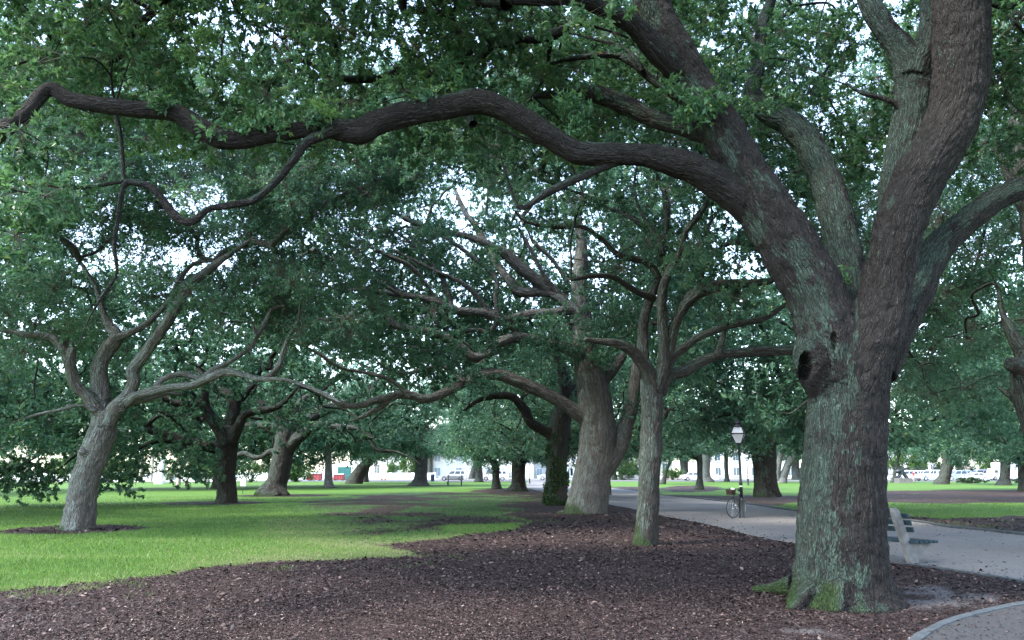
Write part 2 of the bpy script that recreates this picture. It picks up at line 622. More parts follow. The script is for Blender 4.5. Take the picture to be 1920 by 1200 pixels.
def trunk_mesh(name, limbs, off, voxel, iters, lich_bias=0.0, moss=1.0, rough=.02, holes=(), furrow=0.0, limb_lich=None):
    tubes = []; sk = []
    for i, q in enumerate(limbs):
        if q[-1, 3] < voxel * .95 and i:            # the thin end is swept as an ordinary tube
            q = q[:max(2, int((q[:, 3] >= voxel * .95).sum()) + 1)]
        k = int(np.clip(q[:, 3].max() * 2 * np.pi / voxel / 1.3, 8, 40))
        V, Fq, bc, n, s = sweep(q[:, :3], np.maximum(q[:, 3], voxel * .8), k)
        tubes.append((V, Fq, k))
        t, nn, bb = frames(q[:, :3])
        sk.append(np.c_[q[:, :3], t, nn, bb, s + i * 3.7, q[:, 3], np.full(len(q), (i % 3 - 1.0)), np.full(len(q), (limb_lich or {}).get(i, 0.0))])
    S = np.vstack(sk)
    V, Fq, N = remesh_union(tubes, voxel, iters)
    bc = np.empty_like(V); RR = np.empty(len(V)); LB = np.empty(len(V)); rag = (fbm(V * 7.0, 15, 3) - .5) * .16
    for s in range(0, len(V), 4000):
        v = V[s:s + 4000]
        d = np.linalg.norm(v[:, None].astype(np.float32) - S[None, :, :3].astype(np.float32), axis=2) - S[None, :, 13] + rag[s:s + 4000, None] * S[None, :, 14]
        k = d.argmin(1)
        g = S[k]
        lo = v - g[:, :3]; RR[s:s + 4000] = g[:, 13]; LB[s:s + 4000] = g[:, 15]
        bc[s:s + 4000] = np.stack([(lo * g[:, 6:9]).sum(1), (lo * g[:, 9:12]).sum(1), g[:, 12] + (lo * g[:, 3:6]).sum(1)], 1)
    dsp = (fbm(bc * np.array([5, 5, 1.1]), 3, 4) - .5) * 2 * rough * 1.6 + (fbm(bc * np.array([16, 16, 3.0]), 5, 3) - .5) * rough
    low = np.exp(-np.maximum(V[:, 2], 0) / .45)
    dsp += low * (fbm(bc * np.array([3.2, 3.2, .5]), 9, 2) - .5) * rough * 5
    dsp += (fbm(V * 2.6, 77, 3) - .5) * .20 * np.minimum(RR, .4) + (fbm(V * 7.0, 79, 2) - .5) * .10 * np.minimum(RR, .35)
    fur = np.ones(len(V))
    if furrow:                                  # long wandering furrows between raised plates
        wb = bc + (np.stack([vnoise(bc * 4.0, 81), vnoise(bc * 4.0, 82), vnoise(bc * 3.0, 83)], 1) - .5) * np.array([.07, .07, .1])
        r1 = np.abs(fbm(wb * np.array([13, 13, 1.5]), 85, 2) - .5) / .075
        r2 = np.abs(fbm(wb * np.array([17, 17, 5.0]), 87, 2) - .5) / .05
        fur = np.clip(np.minimum(r1, .35 + r2), 0, 1)
        dsp += furrow * (fur - .6) * np.clip(RR / .2, .35, 1)
    V = V + N * dsp[:, None]
    for (hx, hy, hr, hz, depth) in holes:       # rotted knots: the wood falls away inward
        qx, qy, qz = proj(V)
        near = np.hypot(qx - hx, qy - hy) < 5
        hp = V[np.where(near, qz, 1e9).argmin()]
        e = ((V - hp) / np.array([hr, .45, hz]))
        w = np.clip(1 - (e ** 2).sum(1), 0, 1) * (N[:, 1] < .2)
        V = V + np.array([.15, 1, 0]) * (depth * w ** .6)[:, None]
    lich = np.clip(.5 + .5 * (N @ LDIR) + lich_bias + LB, 0, 1.2)
    ms = moss * np.exp(-np.maximum(V[:, 2], 0) / .42) * np.clip(.45 - .55 * N[:, 0], 0, 1)
    return np_mesh(name, V - off, Fq, True, {'bark_co': bc, 'lichen': lich, 'moss': ms, 'furrow': fur})

def join_np(name, *ms):
    V, Fq, at, b = [], [], {}, 0
    for m in ms:
        v = np.zeros(len(m.vertices) * 3, np.float32); m.vertices.foreach_get('co', v)
        f = np.zeros(len(m.loops), np.int32); m.loops.foreach_get('vertex_index', f)
        V.append(v.reshape(-1, 3)); Fq.append(f.reshape(-1, 4) + b); b += len(m.vertices)
        for nm, k in (('bark_co', 3), ('lichen', 1), ('moss', 1), ('furrow', 1)):
            a = np.zeros(len(m.vertices) * k, np.float32)
            m.attributes[nm].data.foreach_get('vector' if k == 3 else 'value', a)
            at.setdefault(nm, []).append(a.reshape(-1, 3) if k == 3 else a)
    out = np_mesh(name, np.vstack(V), np.vstack(Fq), True, {k: np.concatenate(v) for k, v in at.items()})
    for m in ms: bpy.data.meshes.remove(m)
    return out

TREES = []
def define(key, label, base, limbs, bark='bark', voxel=.05, iters=6, group='live oaks of the park', cat='tree', readable=True, name='live_oak', step=None, **kw):
    """limbs: list of (pixel points, depth offset at start, at end); the first is the trunk"""
    g = G(*base)
    d = g[1]
    W = []
    for j, (pts, d0, d1) in enumerate(limbs):
        q = world_limb(pts, d + d0, d + d1, step or max(.06, voxel * 2))
        if j == 0:
            q[0, 2] = min(q[0, 2], 0)
            dn = q[0].copy(); dn[2] -= .35; dn[3] *= 1.03
            q = np.vstack([dn[None], q])
        W.append(q)
        if readable:
            px, py, z = proj(q[:, :3])
            for a in zip(px[::2], py[::2], (F * q[:, 3] / z)[::2], z[::2]): LIMB_VIEW.append(a)
    t = dict(key=key, label=label, base=np.array([g[0], g[1], 0.0]), limbs=W, bark=bark, voxel=voxel, iters=iters, group=group, cat=cat, name=name)
    t.update(kw)
    TREES.append(t)
    return t

define('T1', 'huge foreground oak with a knot hole and long limb arching over the lawn', (1580, 1132), [
    ([(1581, 1142, 110), (1578, 1097, 90), (1577, 1050, 83), (1580, 950, 76), (1587, 800, 71), (1592, 715, 72), (1598, 660, 72), (1604, 610, 60)], 0, 0),
    ([(1570, 720, 50), (1558, 640, 58), (1532, 560, 54), (1490, 480, 53), (1440, 400, 50), (1400, 330, 43), (1355, 250, 40), (1312, 180, 37), (1270, 110, 36), (1238, 50, 35), (1222, 0, 35), (1200, -90, 31), (1180, -160, 26)], -.1, .3),
    ([(1470, 440, 34), (1425, 398, 36), (1372, 358, 33), (1320, 327, 29), (1280, 310, 27), (1207, 291, 22), (1133, 289, 21), (1083, 287, 21), (1040, 262, 20), (990, 231, 21), (940, 204, 21), (893, 190, 23), (840, 199, 21), (773, 211, 22), (707, 231, 23), (670, 247, 24), (600, 238, 17), (550, 246, 16), (500, 252, 18), (427, 262, 20), (385, 245, 20), (333, 213, 17), (267, 205, 16), (200, 198, 15), (133, 187, 15), (98, 166, 14), (75, 180, 13), (50, 212, 14), (0, 246, 15), (-70, 300, 14), (-170, 350, 11)], .15, -1.4),
    ([(1596, 790, 42), (1614, 690, 50), (1646, 605, 50), (1664, 533, 44), (1676, 467, 43), (1694, 400, 45), (1726, 335, 46), (1766, 265, 45), (1793, 195, 47), (1803, 100, 49), (1801, 0, 48), (1790, -90, 45), (1780, -170, 40)], -.15, -.7),
    ([(1694, 400, 44), (1692, 340, 40), (1702, 260, 34), (1712, 195, 33), (1712, 135, 33), (1690, 92, 25), (1660, 55, 21), (1636, 15, 20), (1615, -40, 18), (1600, -100, 15)], .1, 1.0),
    ([(1712, 150, 26), (1735, 90, 22), (1742, 40, 16), (1735, -10, 12), (1730, -70, 9)], .4, .8),
    ([(1606, 600, 30), (1588, 510, 32), (1567, 400, 31), (1546, 333, 28), (1516, 270, 26), (1480, 230, 24), (1436, 205, 22), (1411, 172, 16), (1420, 130, 13), (1424, 80, 12), (1431, 40, 11), (1447, -5, 10), (1460, -70, 8)], .35, 2.6),
    ([(1640, 700, 40), (1660, 645, 40), (1686, 596, 36), (1714, 550, 32), (1736, 503, 29), (1761, 464, 27), (1790, 433, 25), (1832, 400, 23), (1872, 371, 21), (1925, 350, 20), (1990, 330, 18), (2080, 290, 14)], .2, 1.4),
    ([(1290, 150, 22), (1232, 95, 22), (1190, 50, 19), (1140, 22, 15), (1080, -2, 13), (1010, 2, 9), (950, 4, 5)], .1, -.6),
    ([(640, 240, 10), (600, 256, 8), (573, 268, 8), (550, 300, 8), (517, 340, 8), (477, 374, 8), (433, 385, 8), (393, 391, 8), (373, 407, 9), (352, 417, 9), (325, 401, 8), (300, 368, 7), (277, 348, 7), (232, 340, 6)], -.75, -.6),
    ([(1180, 292, 12), (1132, 315, 8), (1073, 338, 8), (1023, 363, 7), (983, 389, 6), (966, 378, 5), (950, 328, 4), (937, 284, 3), (930, 240, 2)], -.1, -.5),
    ([(1020, 258, 7), (1002, 266, 5), (940, 243, 4), (923, 234, 3.5), (887, 233, 2.5)], .0, .8),
    ([(1330, 215, 14), (1268, 181, 8), (1224, 151, 8), (1190, 121, 7), (1160, 104, 6.5), (1123, 103, 6), (1073, 110, 5), (1030, 120, 3)], .2, 1.2),
    ([(1205, 135, 6), (1190, 105, 5), (1157, 84, 4.5), (1107, 72, 3.5), (1060, 60, 2.5)], .5, 1.4),
    ([(1350, 262, 20), (1286, 240, 17), (1232, 226, 16), (1176, 199, 17), (1131, 181, 16), (1095, 172, 14), (1050, 175, 9), (1000, 182, 5)], .5, 2.0),
    ([(1700, 205, 9), (1673, 191, 6), (1647, 182, 5), (1617, 175, 5), (1583, 157, 3.5), (1560, 150, 2.5)], .3, .5),
    ([(236, 340, 5), (226, 372, 5), (222, 405, 5), (214, 460, 4.5), (219, 512, 3.5), (200, 543, 3), (167, 597, 2), (150, 640, 1.5)], -.62, -.7),
    ([(560, 1110, 30), (1490, 1098, 22), (1452, 1103, 11), (1412, 1105, 5)][1:], .6, 1.05),
    ([(1600, 1095, 60), (1655, 1122, 26), (1705, 1140, 9)], -.2, -.25),
    ([(1540, 1085, 26), (1508, 1118, 20), (1474, 1152, 9)], -.22, -.38),
    ([(1618, 1095, 26), (1636, 1128, 20), (1650, 1162, 9)], -.36, -.60),
    ([(1575, 1100, 24), (1570, 1138, 20), (1562, 1168, 9)], -.46, -.66),
    ([(1592, 775, 36), (1560, 735, 40), (1534, 702, 37), (1525, 672, 35)], .15, -.22),
    ([(1528, 696, 35), (1526, 660, 35), (1542, 625, 36), (1565, 585, 34)], -.22, .1),
  ], bark='bark_big', voxel=.0175, iters=14, furrow=.017, lich=-.10, limb_lich={3: -.30, 2: -.15, 4: .16, 6: .20, 7: .10})  # per-limb lichen, cut on the right limb to paint in its shade
define('T2', 'slender straight oak between the large pale trunk and the lamp post', (1211, 1021), [
    ([(1211, 1024, 25), (1213, 985, 22), (1216, 930, 20), (1220, 850, 19), (1222, 770, 20), (1223, 712, 22)], 0, 0),
    ([(1220, 740, 14), (1216, 700, 14), (1195, 667, 12), (1165, 647, 9), (1133, 641, 7), (1095, 636, 4)], 0, -.8),
    ([(1218, 720, 12), (1207, 672, 11), (1206, 610, 10), (1216, 567, 9), (1236, 520, 8), (1242, 470, 7), (1250, 420, 6), (1248, 370, 5), (1230, 320, 3)], .1, 1.5),
    ([(1230, 730, 13), (1243, 680, 11), (1243, 617, 9), (1241, 552, 9), (1253, 510, 8), (1273, 478, 7), (1287, 433, 6), (1320, 390, 5), (1345, 330, 4)], -.1, -1),
    ([(1240, 690, 12), (1254, 655, 11), (1264, 612, 10), (1280, 580, 11), (1300, 556, 12), (1330, 540, 11), (1365, 533, 10), (1420, 530, 8), (1450, 525, 6), (1500, 500, 4)], -.1, -.9),
    ([(1236, 715, 12), (1260, 672, 9), (1282, 652, 8), (1313, 631, 7), (1363, 612, 6), (1430, 597, 6), (1474, 570, 4), (1510, 545, 2.5)], 0, .6),
    ([(1235, 735, 14), (1255, 705, 12), (1285, 695, 11), (1313, 678, 10), (1347, 667, 9), (1413, 659, 9), (1490, 656, 9), (1560, 640, 7)], .1, 1.6),
    ([(1345, 668, 7), (1358, 622, 6), (1366, 588, 5), (1377, 553, 5), (1395, 530, 4)], .6, .5),
    ([(1228, 560, 8), (1190, 545, 6), (1150, 520, 5.5), (1110, 518, 5), (1070, 525, 3)], .2, -1.3),
    ([(1238, 520, 8), (1210, 492, 6), (1160, 477, 5.5), (1123, 444, 5), (1087, 424, 5), (1040, 425, 4.5), (987, 416, 4), (965, 395, 3)], .4, -.8),
    ([(1242, 480, 7), (1236, 452, 6), (1207, 424, 5.5), (1170, 400, 5), (1140, 390, 4), (1107, 370, 4), (1050, 350, 3.5), (1000, 328, 3)], .6, 1.8),
    ([(1246, 455, 5), (1215, 420, 4.5), (1195, 380, 4), (1190, 340, 3), (1195, 310, 2)], .7, 1.5),
    ([(1305, 556, 6), (1320, 505, 5), (1345, 470, 4.5), (1375, 455, 4), (1425, 462, 4), (1450, 465, 3)], -.4, -.6),
    ([(1340, 472, 4), (1322, 440, 3.5), (1335, 405, 3), (1330, 360, 2)], -.5, -.2),
  ], voxel=.028, iters=6, lich=.0, moss=1.4, furrow=.010)
define('T3', 'broad pale grey oak trunk leaning right beside the ivy clad trunk', (1097, 962), [
    ([(1097, 968, 42), (1101, 945, 38), (1112, 890, 35), (1121, 830, 35), (1118, 770, 32), (1109, 720, 29), (1102, 680, 25), (1095, 640, 22), (1091, 600, 19), (1086, 540, 16), (1090, 480, 12), (1088, 440, 8), (1080, 405, 5), (1068, 375, 3)], 0, 0),
    ([(1130, 870, 26), (1155, 838, 22), (1172, 800, 15), (1187, 750, 13), (1192, 710, 12), (1198, 670, 9), (1215, 630, 7)], 0, .9),
    ([(1112, 760, 18), (1127, 718, 15), (1147, 692, 12), (1172, 665, 7)], .1, .6),
    ([(1110, 790, 18), (1077, 770, 14), (1040, 747, 12), (990, 723, 12), (940, 704, 11), (907, 702, 10), (873, 717, 9), (840, 733, 8), (800, 747, 8), (757, 740, 8), (707, 750, 7), (660, 762, 6), (620, 748, 5), (580, 728, 4)], 0, -2.5),
    ([(745, 742, 5.5), (707, 767, 5), (677, 782, 4), (655, 790, 2.5)], -1.8, -1.6),
    ([(1092, 620, 15), (1073, 583, 10), (1040, 587, 9), (990, 590, 9), (950, 600, 9), (907, 587, 8), (857, 582, 8), (807, 563, 7), (757, 553, 6), (707, 547, 5), (640, 537, 3)], 0, -2.2),
    ([(1090, 590, 13), (1057, 566, 10), (1033, 550, 9), (1007, 547, 9), (973, 547, 9), (957, 528, 8), (933, 497, 7), (917, 467, 7), (887, 417, 6), (873, 400, 5), (850, 350, 3.5)], -.2, 1.4),
    ([(1060, 565, 12), (1013, 530, 11), (973, 500, 11), (950, 477, 10), (933, 467, 8), (873, 443, 6), (800, 427, 5), (740, 400, 3)], .3, -1),
    ([(1092, 665, 15), (1040, 645, 10), (980, 634, 10), (940, 641, 10), (913, 663, 10), (887, 670, 10), (867, 653, 9), (840, 637, 8), (807, 623, 7), (773, 617, 7), (740, 610, 6), (723, 587, 4), (700, 570, 3)], -.3, -2),
    ([(975, 632, 6), (960, 614, 6), (935, 605, 5.5), (915, 622, 5), (890, 618, 4.5), (850, 625, 4), (820, 640, 3)], -.6, -1.2),
    ([(930, 596, 5.5), (905, 570, 5), (880, 540, 5), (850, 522, 4.5), (820, 510, 4), (780, 490, 3.5), (740, 470, 3)], -.8, -2),
    ([(757, 553, 5), (735, 535, 4), (700, 505, 3.5), (660, 480, 3)], -1.6, -2.6),
    ([(815, 564, 5), (807, 547, 4.5), (773, 503, 4.5), (723, 477, 4), (673, 457, 3.5), (620, 450, 2.5)], -1.2, -3),
    ([(932, 590, 6), (930, 560, 5), (930, 522, 5), (893, 487, 4.5), (853, 457, 4), (807, 433, 3.5), (760, 425, 2.5)], -.9, -1.5),
    ([(850, 580, 5), (827, 518, 4), (787, 473, 3.5), (750, 440, 3), (700, 425, 2.5)], -1, -2.2),
    ([(1066, 532, 5), (1033, 484, 4), (1000, 453, 3.5), (985, 420, 2.5)], .2, -.4),
    ([(1050, 553, 5), (1017, 510, 4), (992, 462, 3.5), (980, 440, 2.5)], 0, -.5),
    ([(750, 552, 4), (717, 533, 4), (680, 510, 3.5), (640, 493, 3), (590, 470, 2.5)], -2, -3.2),
    ([(770, 745, 5), (735, 715, 4.5), (690, 700, 4), (640, 690, 3.5), (600, 665, 3), (575, 650, 2)], -2, -2.8),
    ([(870, 717, 5), (840, 690, 4.5), (800, 690, 4), (760, 700, 3.5), (720, 690, 3)], -1.6, -1),
    ([(700, 570, 3), (670, 545, 3), (640, 545, 2.5), (600, 530, 2)], -2, -2.6),
    ([(1085, 955, 14), (1062, 962, 8), (1046, 964, 4)], .0, -.3),
    ([(1100, 962, 16), (1135, 968, 7)], -.3, -.4),
  ], bark='bark_pale', voxel=.045, iters=6, lich=-.08, moss=1.3, furrow=.012)
define('T4', 'oak trunk wrapped in glossy ivy just left of the broad pale trunk', (1041, 947), [
    ([(1041, 950, 22), (1043, 900, 20), (1045, 850, 19), (1050, 800, 20), (1057, 765, 17), (1060, 720, 13), (1050, 680, 10), (1030, 640, 8)], 0, 0),
    ([(1045, 825, 13), (1023, 808, 10), (995, 793, 9), (983, 767, 9), (960, 744, 8), (927, 742, 7), (897, 751, 5), (870, 770, 3)], 0, -1.5),
    ([(1058, 770, 11), (1075, 735, 9), (1085, 700, 7)], 0, .6),
  ], bark='bark', voxel=.06, iters=5, lich=-.1, moss=1.2)
define('T5', 'leaning grey oak standing in a round mulch bed on the sunny lawn', (144, 993), [
    ([(143, 999, 31), (149, 970, 27), (160, 900, 25), (181, 840, 26), (194, 800, 23), (199, 772, 22)], 0, 0),
    ([(192, 800, 14), (187, 777, 12), (167, 747, 11), (143, 723, 10), (133, 693, 10), (132, 672, 9), (137, 652, 7)], 0, -.5),
    ([(133, 695, 9), (129, 680, 9), (122, 660, 9), (107, 640, 8), (83, 630, 7), (43, 627, 6), (0, 617, 5), (-60, 600, 4)], -.35, -1),
    ([(196, 800, 18), (190, 767, 18), (187, 717, 15), (188, 683, 14), (200, 657, 13), (219, 632, 12), (207, 613, 9), (195, 590, 7), (180, 540, 5), (150, 490, 4)], .1, .5),
    ([(215, 637, 7), (235, 627, 7), (267, 612, 6), (290, 593, 6), (322, 560, 6), (333, 533, 6), (347, 510, 5), (367, 493, 4), (402, 489, 3.5)], .2, .5),
    ([(200, 795, 16), (217, 766, 14), (240, 742, 12), (250, 717, 11), (249, 694, 11), (268, 668, 10), (300, 623, 10), (332, 574, 10), (357, 533, 9), (390, 507, 9), (417, 487, 7), (437, 472, 4.5), (470, 450, 3)], -.1, -.7),
    ([(235, 756, 10), (255, 742, 8), (283, 735, 9), (317, 727, 8), (360, 723, 8), (393, 708, 8), (423, 697, 7), (457, 703, 6), (490, 710, 6), (520, 690, 6), (533, 653, 5), (543, 627, 4), (560, 600, 3)], -.3, -1.3),
    ([(288, 733, 7), (300, 716, 6), (317, 706, 6), (347, 702, 6), (377, 710, 6), (400, 693, 6), (433, 677, 5), (467, 653, 5), (483, 630, 5), (499, 602, 5), (510, 580, 4), (535, 573, 3)], -.4, .1),
    ([(482, 632, 4), (477, 618, 3.5), (475, 605, 2.5)], -.1, -.1),
    ([(225, 770, 7), (245, 755, 6), (280, 748, 5.5), (310, 738, 5), (345, 740, 4)], -.2, .4),
    ([(178, 772, 6), (150, 760, 4), (105, 770, 3.5), (60, 780, 3), (0, 800, 2.5)], -.3, -1.2),
    ([(490, 711, 5), (540, 713, 4.5), (600, 735, 4), (640, 755, 3)], -1.2, -2),
    ([(160, 850, 6), (152, 845, 7)], -.4, -.35),
  ], bark='bark_pale', voxel=.034, iters=7, lich=.06, moss=.9, furrow=.014)
define('T6', 'dark low forking oak with a heavy limb reaching left on the lawn', (425, 943), [
    ([(424, 948, 22), (425, 922, 18), (425, 870, 17), (427, 830, 19), (432, 800, 15)], 0, 0),
    ([(427, 850, 14), (415, 840, 14), (383, 836, 10), (350, 827, 9), (317, 817, 9), (283, 806, 8), (276, 796, 6), (260, 790, 3)], 0, -1),
    ([(345, 828, 6), (300, 826, 5.5), (265, 838, 5), (233, 843, 4.5), (200, 846, 4), (150, 850, 3), (110, 880, 2.2), (75, 905, 1.8), (40, 932, 1.4)], -.6, -2),
    ([(427, 835, 15), (418, 815, 12), (400, 790, 10), (384, 760, 9), (385, 727, 8), (390, 700, 5)], -.2, -.6),
    ([(384, 758, 7), (360, 758, 7), (333, 757, 7), (317, 750, 6), (285, 740, 5)], -.5, -1),
    ([(432, 815, 14), (437, 777, 11), (433, 743, 10), (410, 733, 8), (393, 718, 6), (370, 690, 4)], .1, .6),
    ([(432, 830, 12), (447, 800, 10), (460, 777, 8), (493, 770, 7), (520, 763, 6), (538, 750, 5), (560, 725, 3)], -.2, -1),
    ([(440, 778, 9), (452, 752, 7), (467, 730, 6), (477, 720, 5), (490, 690, 4)], .3, 1),
    ([(275, 796, 5), (300, 780, 4), (340, 780, 4), (380, 785, 5)], -1, -.4),
  ], bark='bark_dark', voxel=.065, iters=4, lich=.0, moss=.5)
define('T7', 'twisted oak with flaring roots behind the small white sign', (512, 929), [
    ([(508, 934, 32), (516, 913, 22), (523, 890, 19), (531, 850, 19), (536, 815, 18), (538, 790, 16)], 0, 0),
    ([(536, 850, 12), (548, 833, 12), (573, 810, 10), (600, 797, 8), (640, 801, 6), (667, 803, 5), (693, 817, 4.5), (707, 843, 4), (743, 847, 3), (773, 860, 2.5), (790, 872, 1.5)], 0, -3),
    ([(540, 825, 13), (560, 800, 11), (600, 773, 10), (633, 760, 9), (652, 756, 7), (690, 730, 5), (720, 700, 4)], 0, 1.5),
    ([(537, 805, 12), (530, 788, 10), (513, 776, 8), (490, 755, 6), (470, 720, 4)], -.2, -.6),
    ([(538, 800, 12), (548, 775, 9), (562, 758, 8), (575, 745, 6), (602, 732, 5), (640, 700, 3)], .1, .6),
    ([(532, 815, 11), (518, 800, 8), (483, 797, 6.5), (458, 796, 5), (430, 790, 3)], -.2, 1.5),
    ([(525, 850, 8), (508, 846, 6), (493, 855, 5), (477, 858, 5), (460, 850, 4.5), (445, 853, 4)], .2, 1),
    ([(500, 920, 16), (478, 931, 6)], -.3, -.8),
    ([(525, 920, 12), (540, 931, 6)], -.3, -.5),
    ([(515, 922, 12), (518, 933, 6)], -.4, -1),
  ], bark='bark', voxel=.075, iters=4, lich=-.05, moss=1.5)
define('T14', 'massive dark oak with spreading arms behind the lamp post', (1438, 931), [
    ([(1438, 935, 27), (1436, 912, 22), (1434, 880, 21), (1432, 850, 23), (1429, 822, 25)], 0, 0),
    ([(1420, 835, 16), (1408, 818, 14), (1378, 800, 9), (1340, 797, 7.5), (1302, 800, 6), (1260, 795, 5), (1220, 780, 3)], -.2, -2.5),
    ([(1420, 825, 15), (1405, 803, 13), (1390, 785, 11), (1376, 765, 11), (1369, 742, 10), (1358, 720, 9), (1345, 690, 6)], -.1, .7),
    ([(1388, 790, 10), (1360, 781, 9), (1327, 769, 9), (1295, 752, 8), (1265, 732, 8), (1245, 720, 7), (1215, 700, 4)], -.4, -2),
    ([(1425, 825, 17), (1421, 790, 13), (1431, 762, 11), (1441, 742, 10), (1457, 725, 9), (1485, 705, 7.5), (1520, 690, 5)], .1, 1),
    ([(1440, 830, 15), (1455, 820, 13), (1477, 806, 12), (1502, 787, 11), (1530, 772, 9), (1580, 750, 6)], -.1, -1),
    ([(1432, 815, 13), (1443, 797, 9), (1456, 782, 8), (1477, 775, 7.5), (1507, 772, 7.5), (1540, 778, 6), (1600, 770, 4)], .3, 2),
    ([(1418, 790, 8), (1425, 745, 7), (1428, 705, 6), (1440, 670, 4)], .2, .8),
    ([(1448, 918, 14), (1462, 932, 6)], -.3, -.6),
  ], bark='bark_dark', voxel=.075, iters=4, lich=-.1, moss=.8)
define('T27', 'dark oak at the right edge, mostly cut off by the frame', (2035, 1040), [
    ([(2035, 1045, 62), (2015, 980, 52), (1990, 880, 46), (1965, 790, 46), (1945, 720, 44), (1935, 680, 34)], 0, 0),
    ([(1950, 720, 30), (1915, 690, 18), (1892, 680, 13)], 0, -.3),
    ([(1945, 700, 26), (1915, 655, 15), (1895, 620, 11), (1880, 590, 7), (1872, 540, 4)], -.1, .6),
    ([(1945, 705, 30), (1960, 620, 26), (1945, 500, 22), (1930, 380, 18), (1910, 260, 14), (1905, 187, 12), (1888, 103, 11), (1880, 20, 9)], 0, .5),
    ([(1935, 420, 12), (1893, 345, 8), (1868, 260, 7), (1853, 185, 6), (1840, 110, 4)], .2, .8),
    ([(1950, 740, 20), (1925, 770, 10), (1900, 745, 7), (1870, 725, 4)], -.2, .5),
  ], bark='bark_dark', voxel=.06, iters=4, lich=.05, readable=False)

def nodes_of(t, rmax):
    N, D = [], []
    root = t['base']
    for j, q in enumerate(t['limbs']):
        n = len(q)
        for i in range(0, n, 2):
            if q[i, 2] < 1.6: continue
            if q[i, 3] < rmax:
                N.append(q[i, :3]); D.append(np.linalg.norm(q[i, :3] - root) * .6)
        if q[-1, 2] > 1.6:
            N.append(q[-1, :3]); D.append(0)
    return np.array(N), np.array(D)

def finish_tree(t, ells, R, per, k, L, W, gap=.40, seed=1, r_tip=.012, twigs=False, clear=None, leaf='leaf', keep=.2, rmax=.2, hang=0.0, view=True, extra=None):
    root = thing(t['name'], t['label'], t['cat'], tuple(t['base']), 0, t['group'])
    t['root'] = root
    tm = trunk_mesh('trunk', t['limbs'], t['base'], t['voxel'], t['iters'], t.get('lich', 0), t.get('moss', 1.0), rough=min(.03, t['voxel'] * .8), holes=t.get('holes', ()), furrow=t.get('furrow', 0.0), limb_lich=t.get('limb_lich'))
    cl = scatter_clumps(ells, R, gap, seed, view, clear, keep)
    N, D = nodes_of(t, rmax)
    lines = grow(N, D, cl, r_tip, seed, rmax=rmax)
    for i, q in enumerate(t['limbs']):
        if i and q[-1, 3] < t['voxel'] * .95:
            k = max(0, int((q[:, 3] >= t['voxel'] * .95).sum()) - 2)
            if len(q) - k >= 3: lines.append((q[k:, :3], q[k:, 3] * np.linspace(1, .6, len(q) - k)))
    link('trunk', join_np('trunk', tm, tubes_mesh('branchwork', lines, t['base'])), M[t['bark']], root)
    b, d, l, w, tone, tips, td = sprays(cl, R, per, k, L, W, hang=hang)
    if extra is not None:                       # short leafy shoots standing on the bare limbs
        eb, ed, el, ew, et, etip, _ = sprays(extra[0], extra[1], extra[2], 9, L, W)
        b = np.vstack([b, eb]); d = np.vstack([d, ed]); l = np.r_[l, el]; w = np.r_[w, ew]; tone = np.r_[tone, et]
    link('crown', leaves_mesh('crown', b - t['base'], d, l, w, tone), M[leaf], root)
    if twigs:
        m = len(tips) // len(cl)
        c = np.repeat(cl, m, 0)
        mid = c + (tips - c) * .45 + rng.normal(0, .07 * R, tips.shape)
        V1, F1 = prisms(c, mid, .005)
        V2, F2 = prisms(mid, tips, .0035)
        me = np_mesh('twigs', np.vstack([V1, V2]) - t['base'], np.vstack([F1, F2 + len(V1)]), False)
        link('twigs', me, M['twig'], root)
    print('tree', t['key'], len(cl), 'clumps', len(b), 'leaves')
    return root

T = {t['key']: t for t in TREES}
T['T1']['holes'] = [(1512, 684, .085, .20, .40), (1562, 640, .05, .13, .12)]

def in_poly(px, py, poly):
    c = np.zeros(px.shape, bool)
    n = len(poly)
    for i in range(n):
        x0, y0 = poly[i]; x1, y1 = poly[(i + 1) % n]
        s = ((y0 > py) != (y1 > py)) & (px < (x1 - x0) * (py - y0) / ((y1 - y0) if y1 != y0 else 1e-9) + x0)
        c ^= s
    return c

GAPS = [[(285, 45), (345, 30), (370, 90), (330, 110)], [(100, 15), (130, 15), (130, 40), (100, 40)], [(1395, 0), (1445, -20), (1440, 60), (1400, 60)],
        [(0, 790), (80, 770), (75, 850), (0, 880)], [(1890, 440), (1930, 430), (1930, 470), (1895, 460)],
        [(-60, 480), (12, 480), (12, 520), (-60, 520)]]
def gaps(px, py, z, c):
    r = np.zeros(px.shape, bool)
    for g in GAPS: r |= in_poly(px, py, g)
    return r
low_view = lambda px, py, z, c: gaps(px, py, z, c) | (py > 905) | ((py > 858) & (px > 560))
b1 = T['T1']['base']
dC = b1[1]
SHOOTS = np.array([P(px, py, dC + o) for px, py, o in ((855, 158, -.35), (838, 130, -.35), (872, 138, -.3), (800, 190, -.5), (592, 218, -.9), (610, 205, -.8), (700, 212, -.5), (660, 222, -.6), (1068, 232, -.1),
    (1085, 205, -.1), (1060, 190, 0), (1300, 188, -.3), (1322, 205, -.35), (1345, 190, -.3), (1290, 215, -.3), (480, 232, -.9), (520, 228, -.9), (410, 238, -1.0), (1160, 268, .1), (300, 190, -1.1), (1570, 520, .2), (985, 205, -.1), (940, 185, -.1), (1400, 205, .2), (1440, 190, .8), (1260, 160, -.1))])
def clear1(px, py, z, c):
    below = (py > 275) & (px > 230) & (px < 1400) & (z > 1)
    return gaps(px, py, z, c) | below | ((py > 560) & (z > 1)) | ((c[:, 1] < 6) & (c[:, 2] < 6.5))
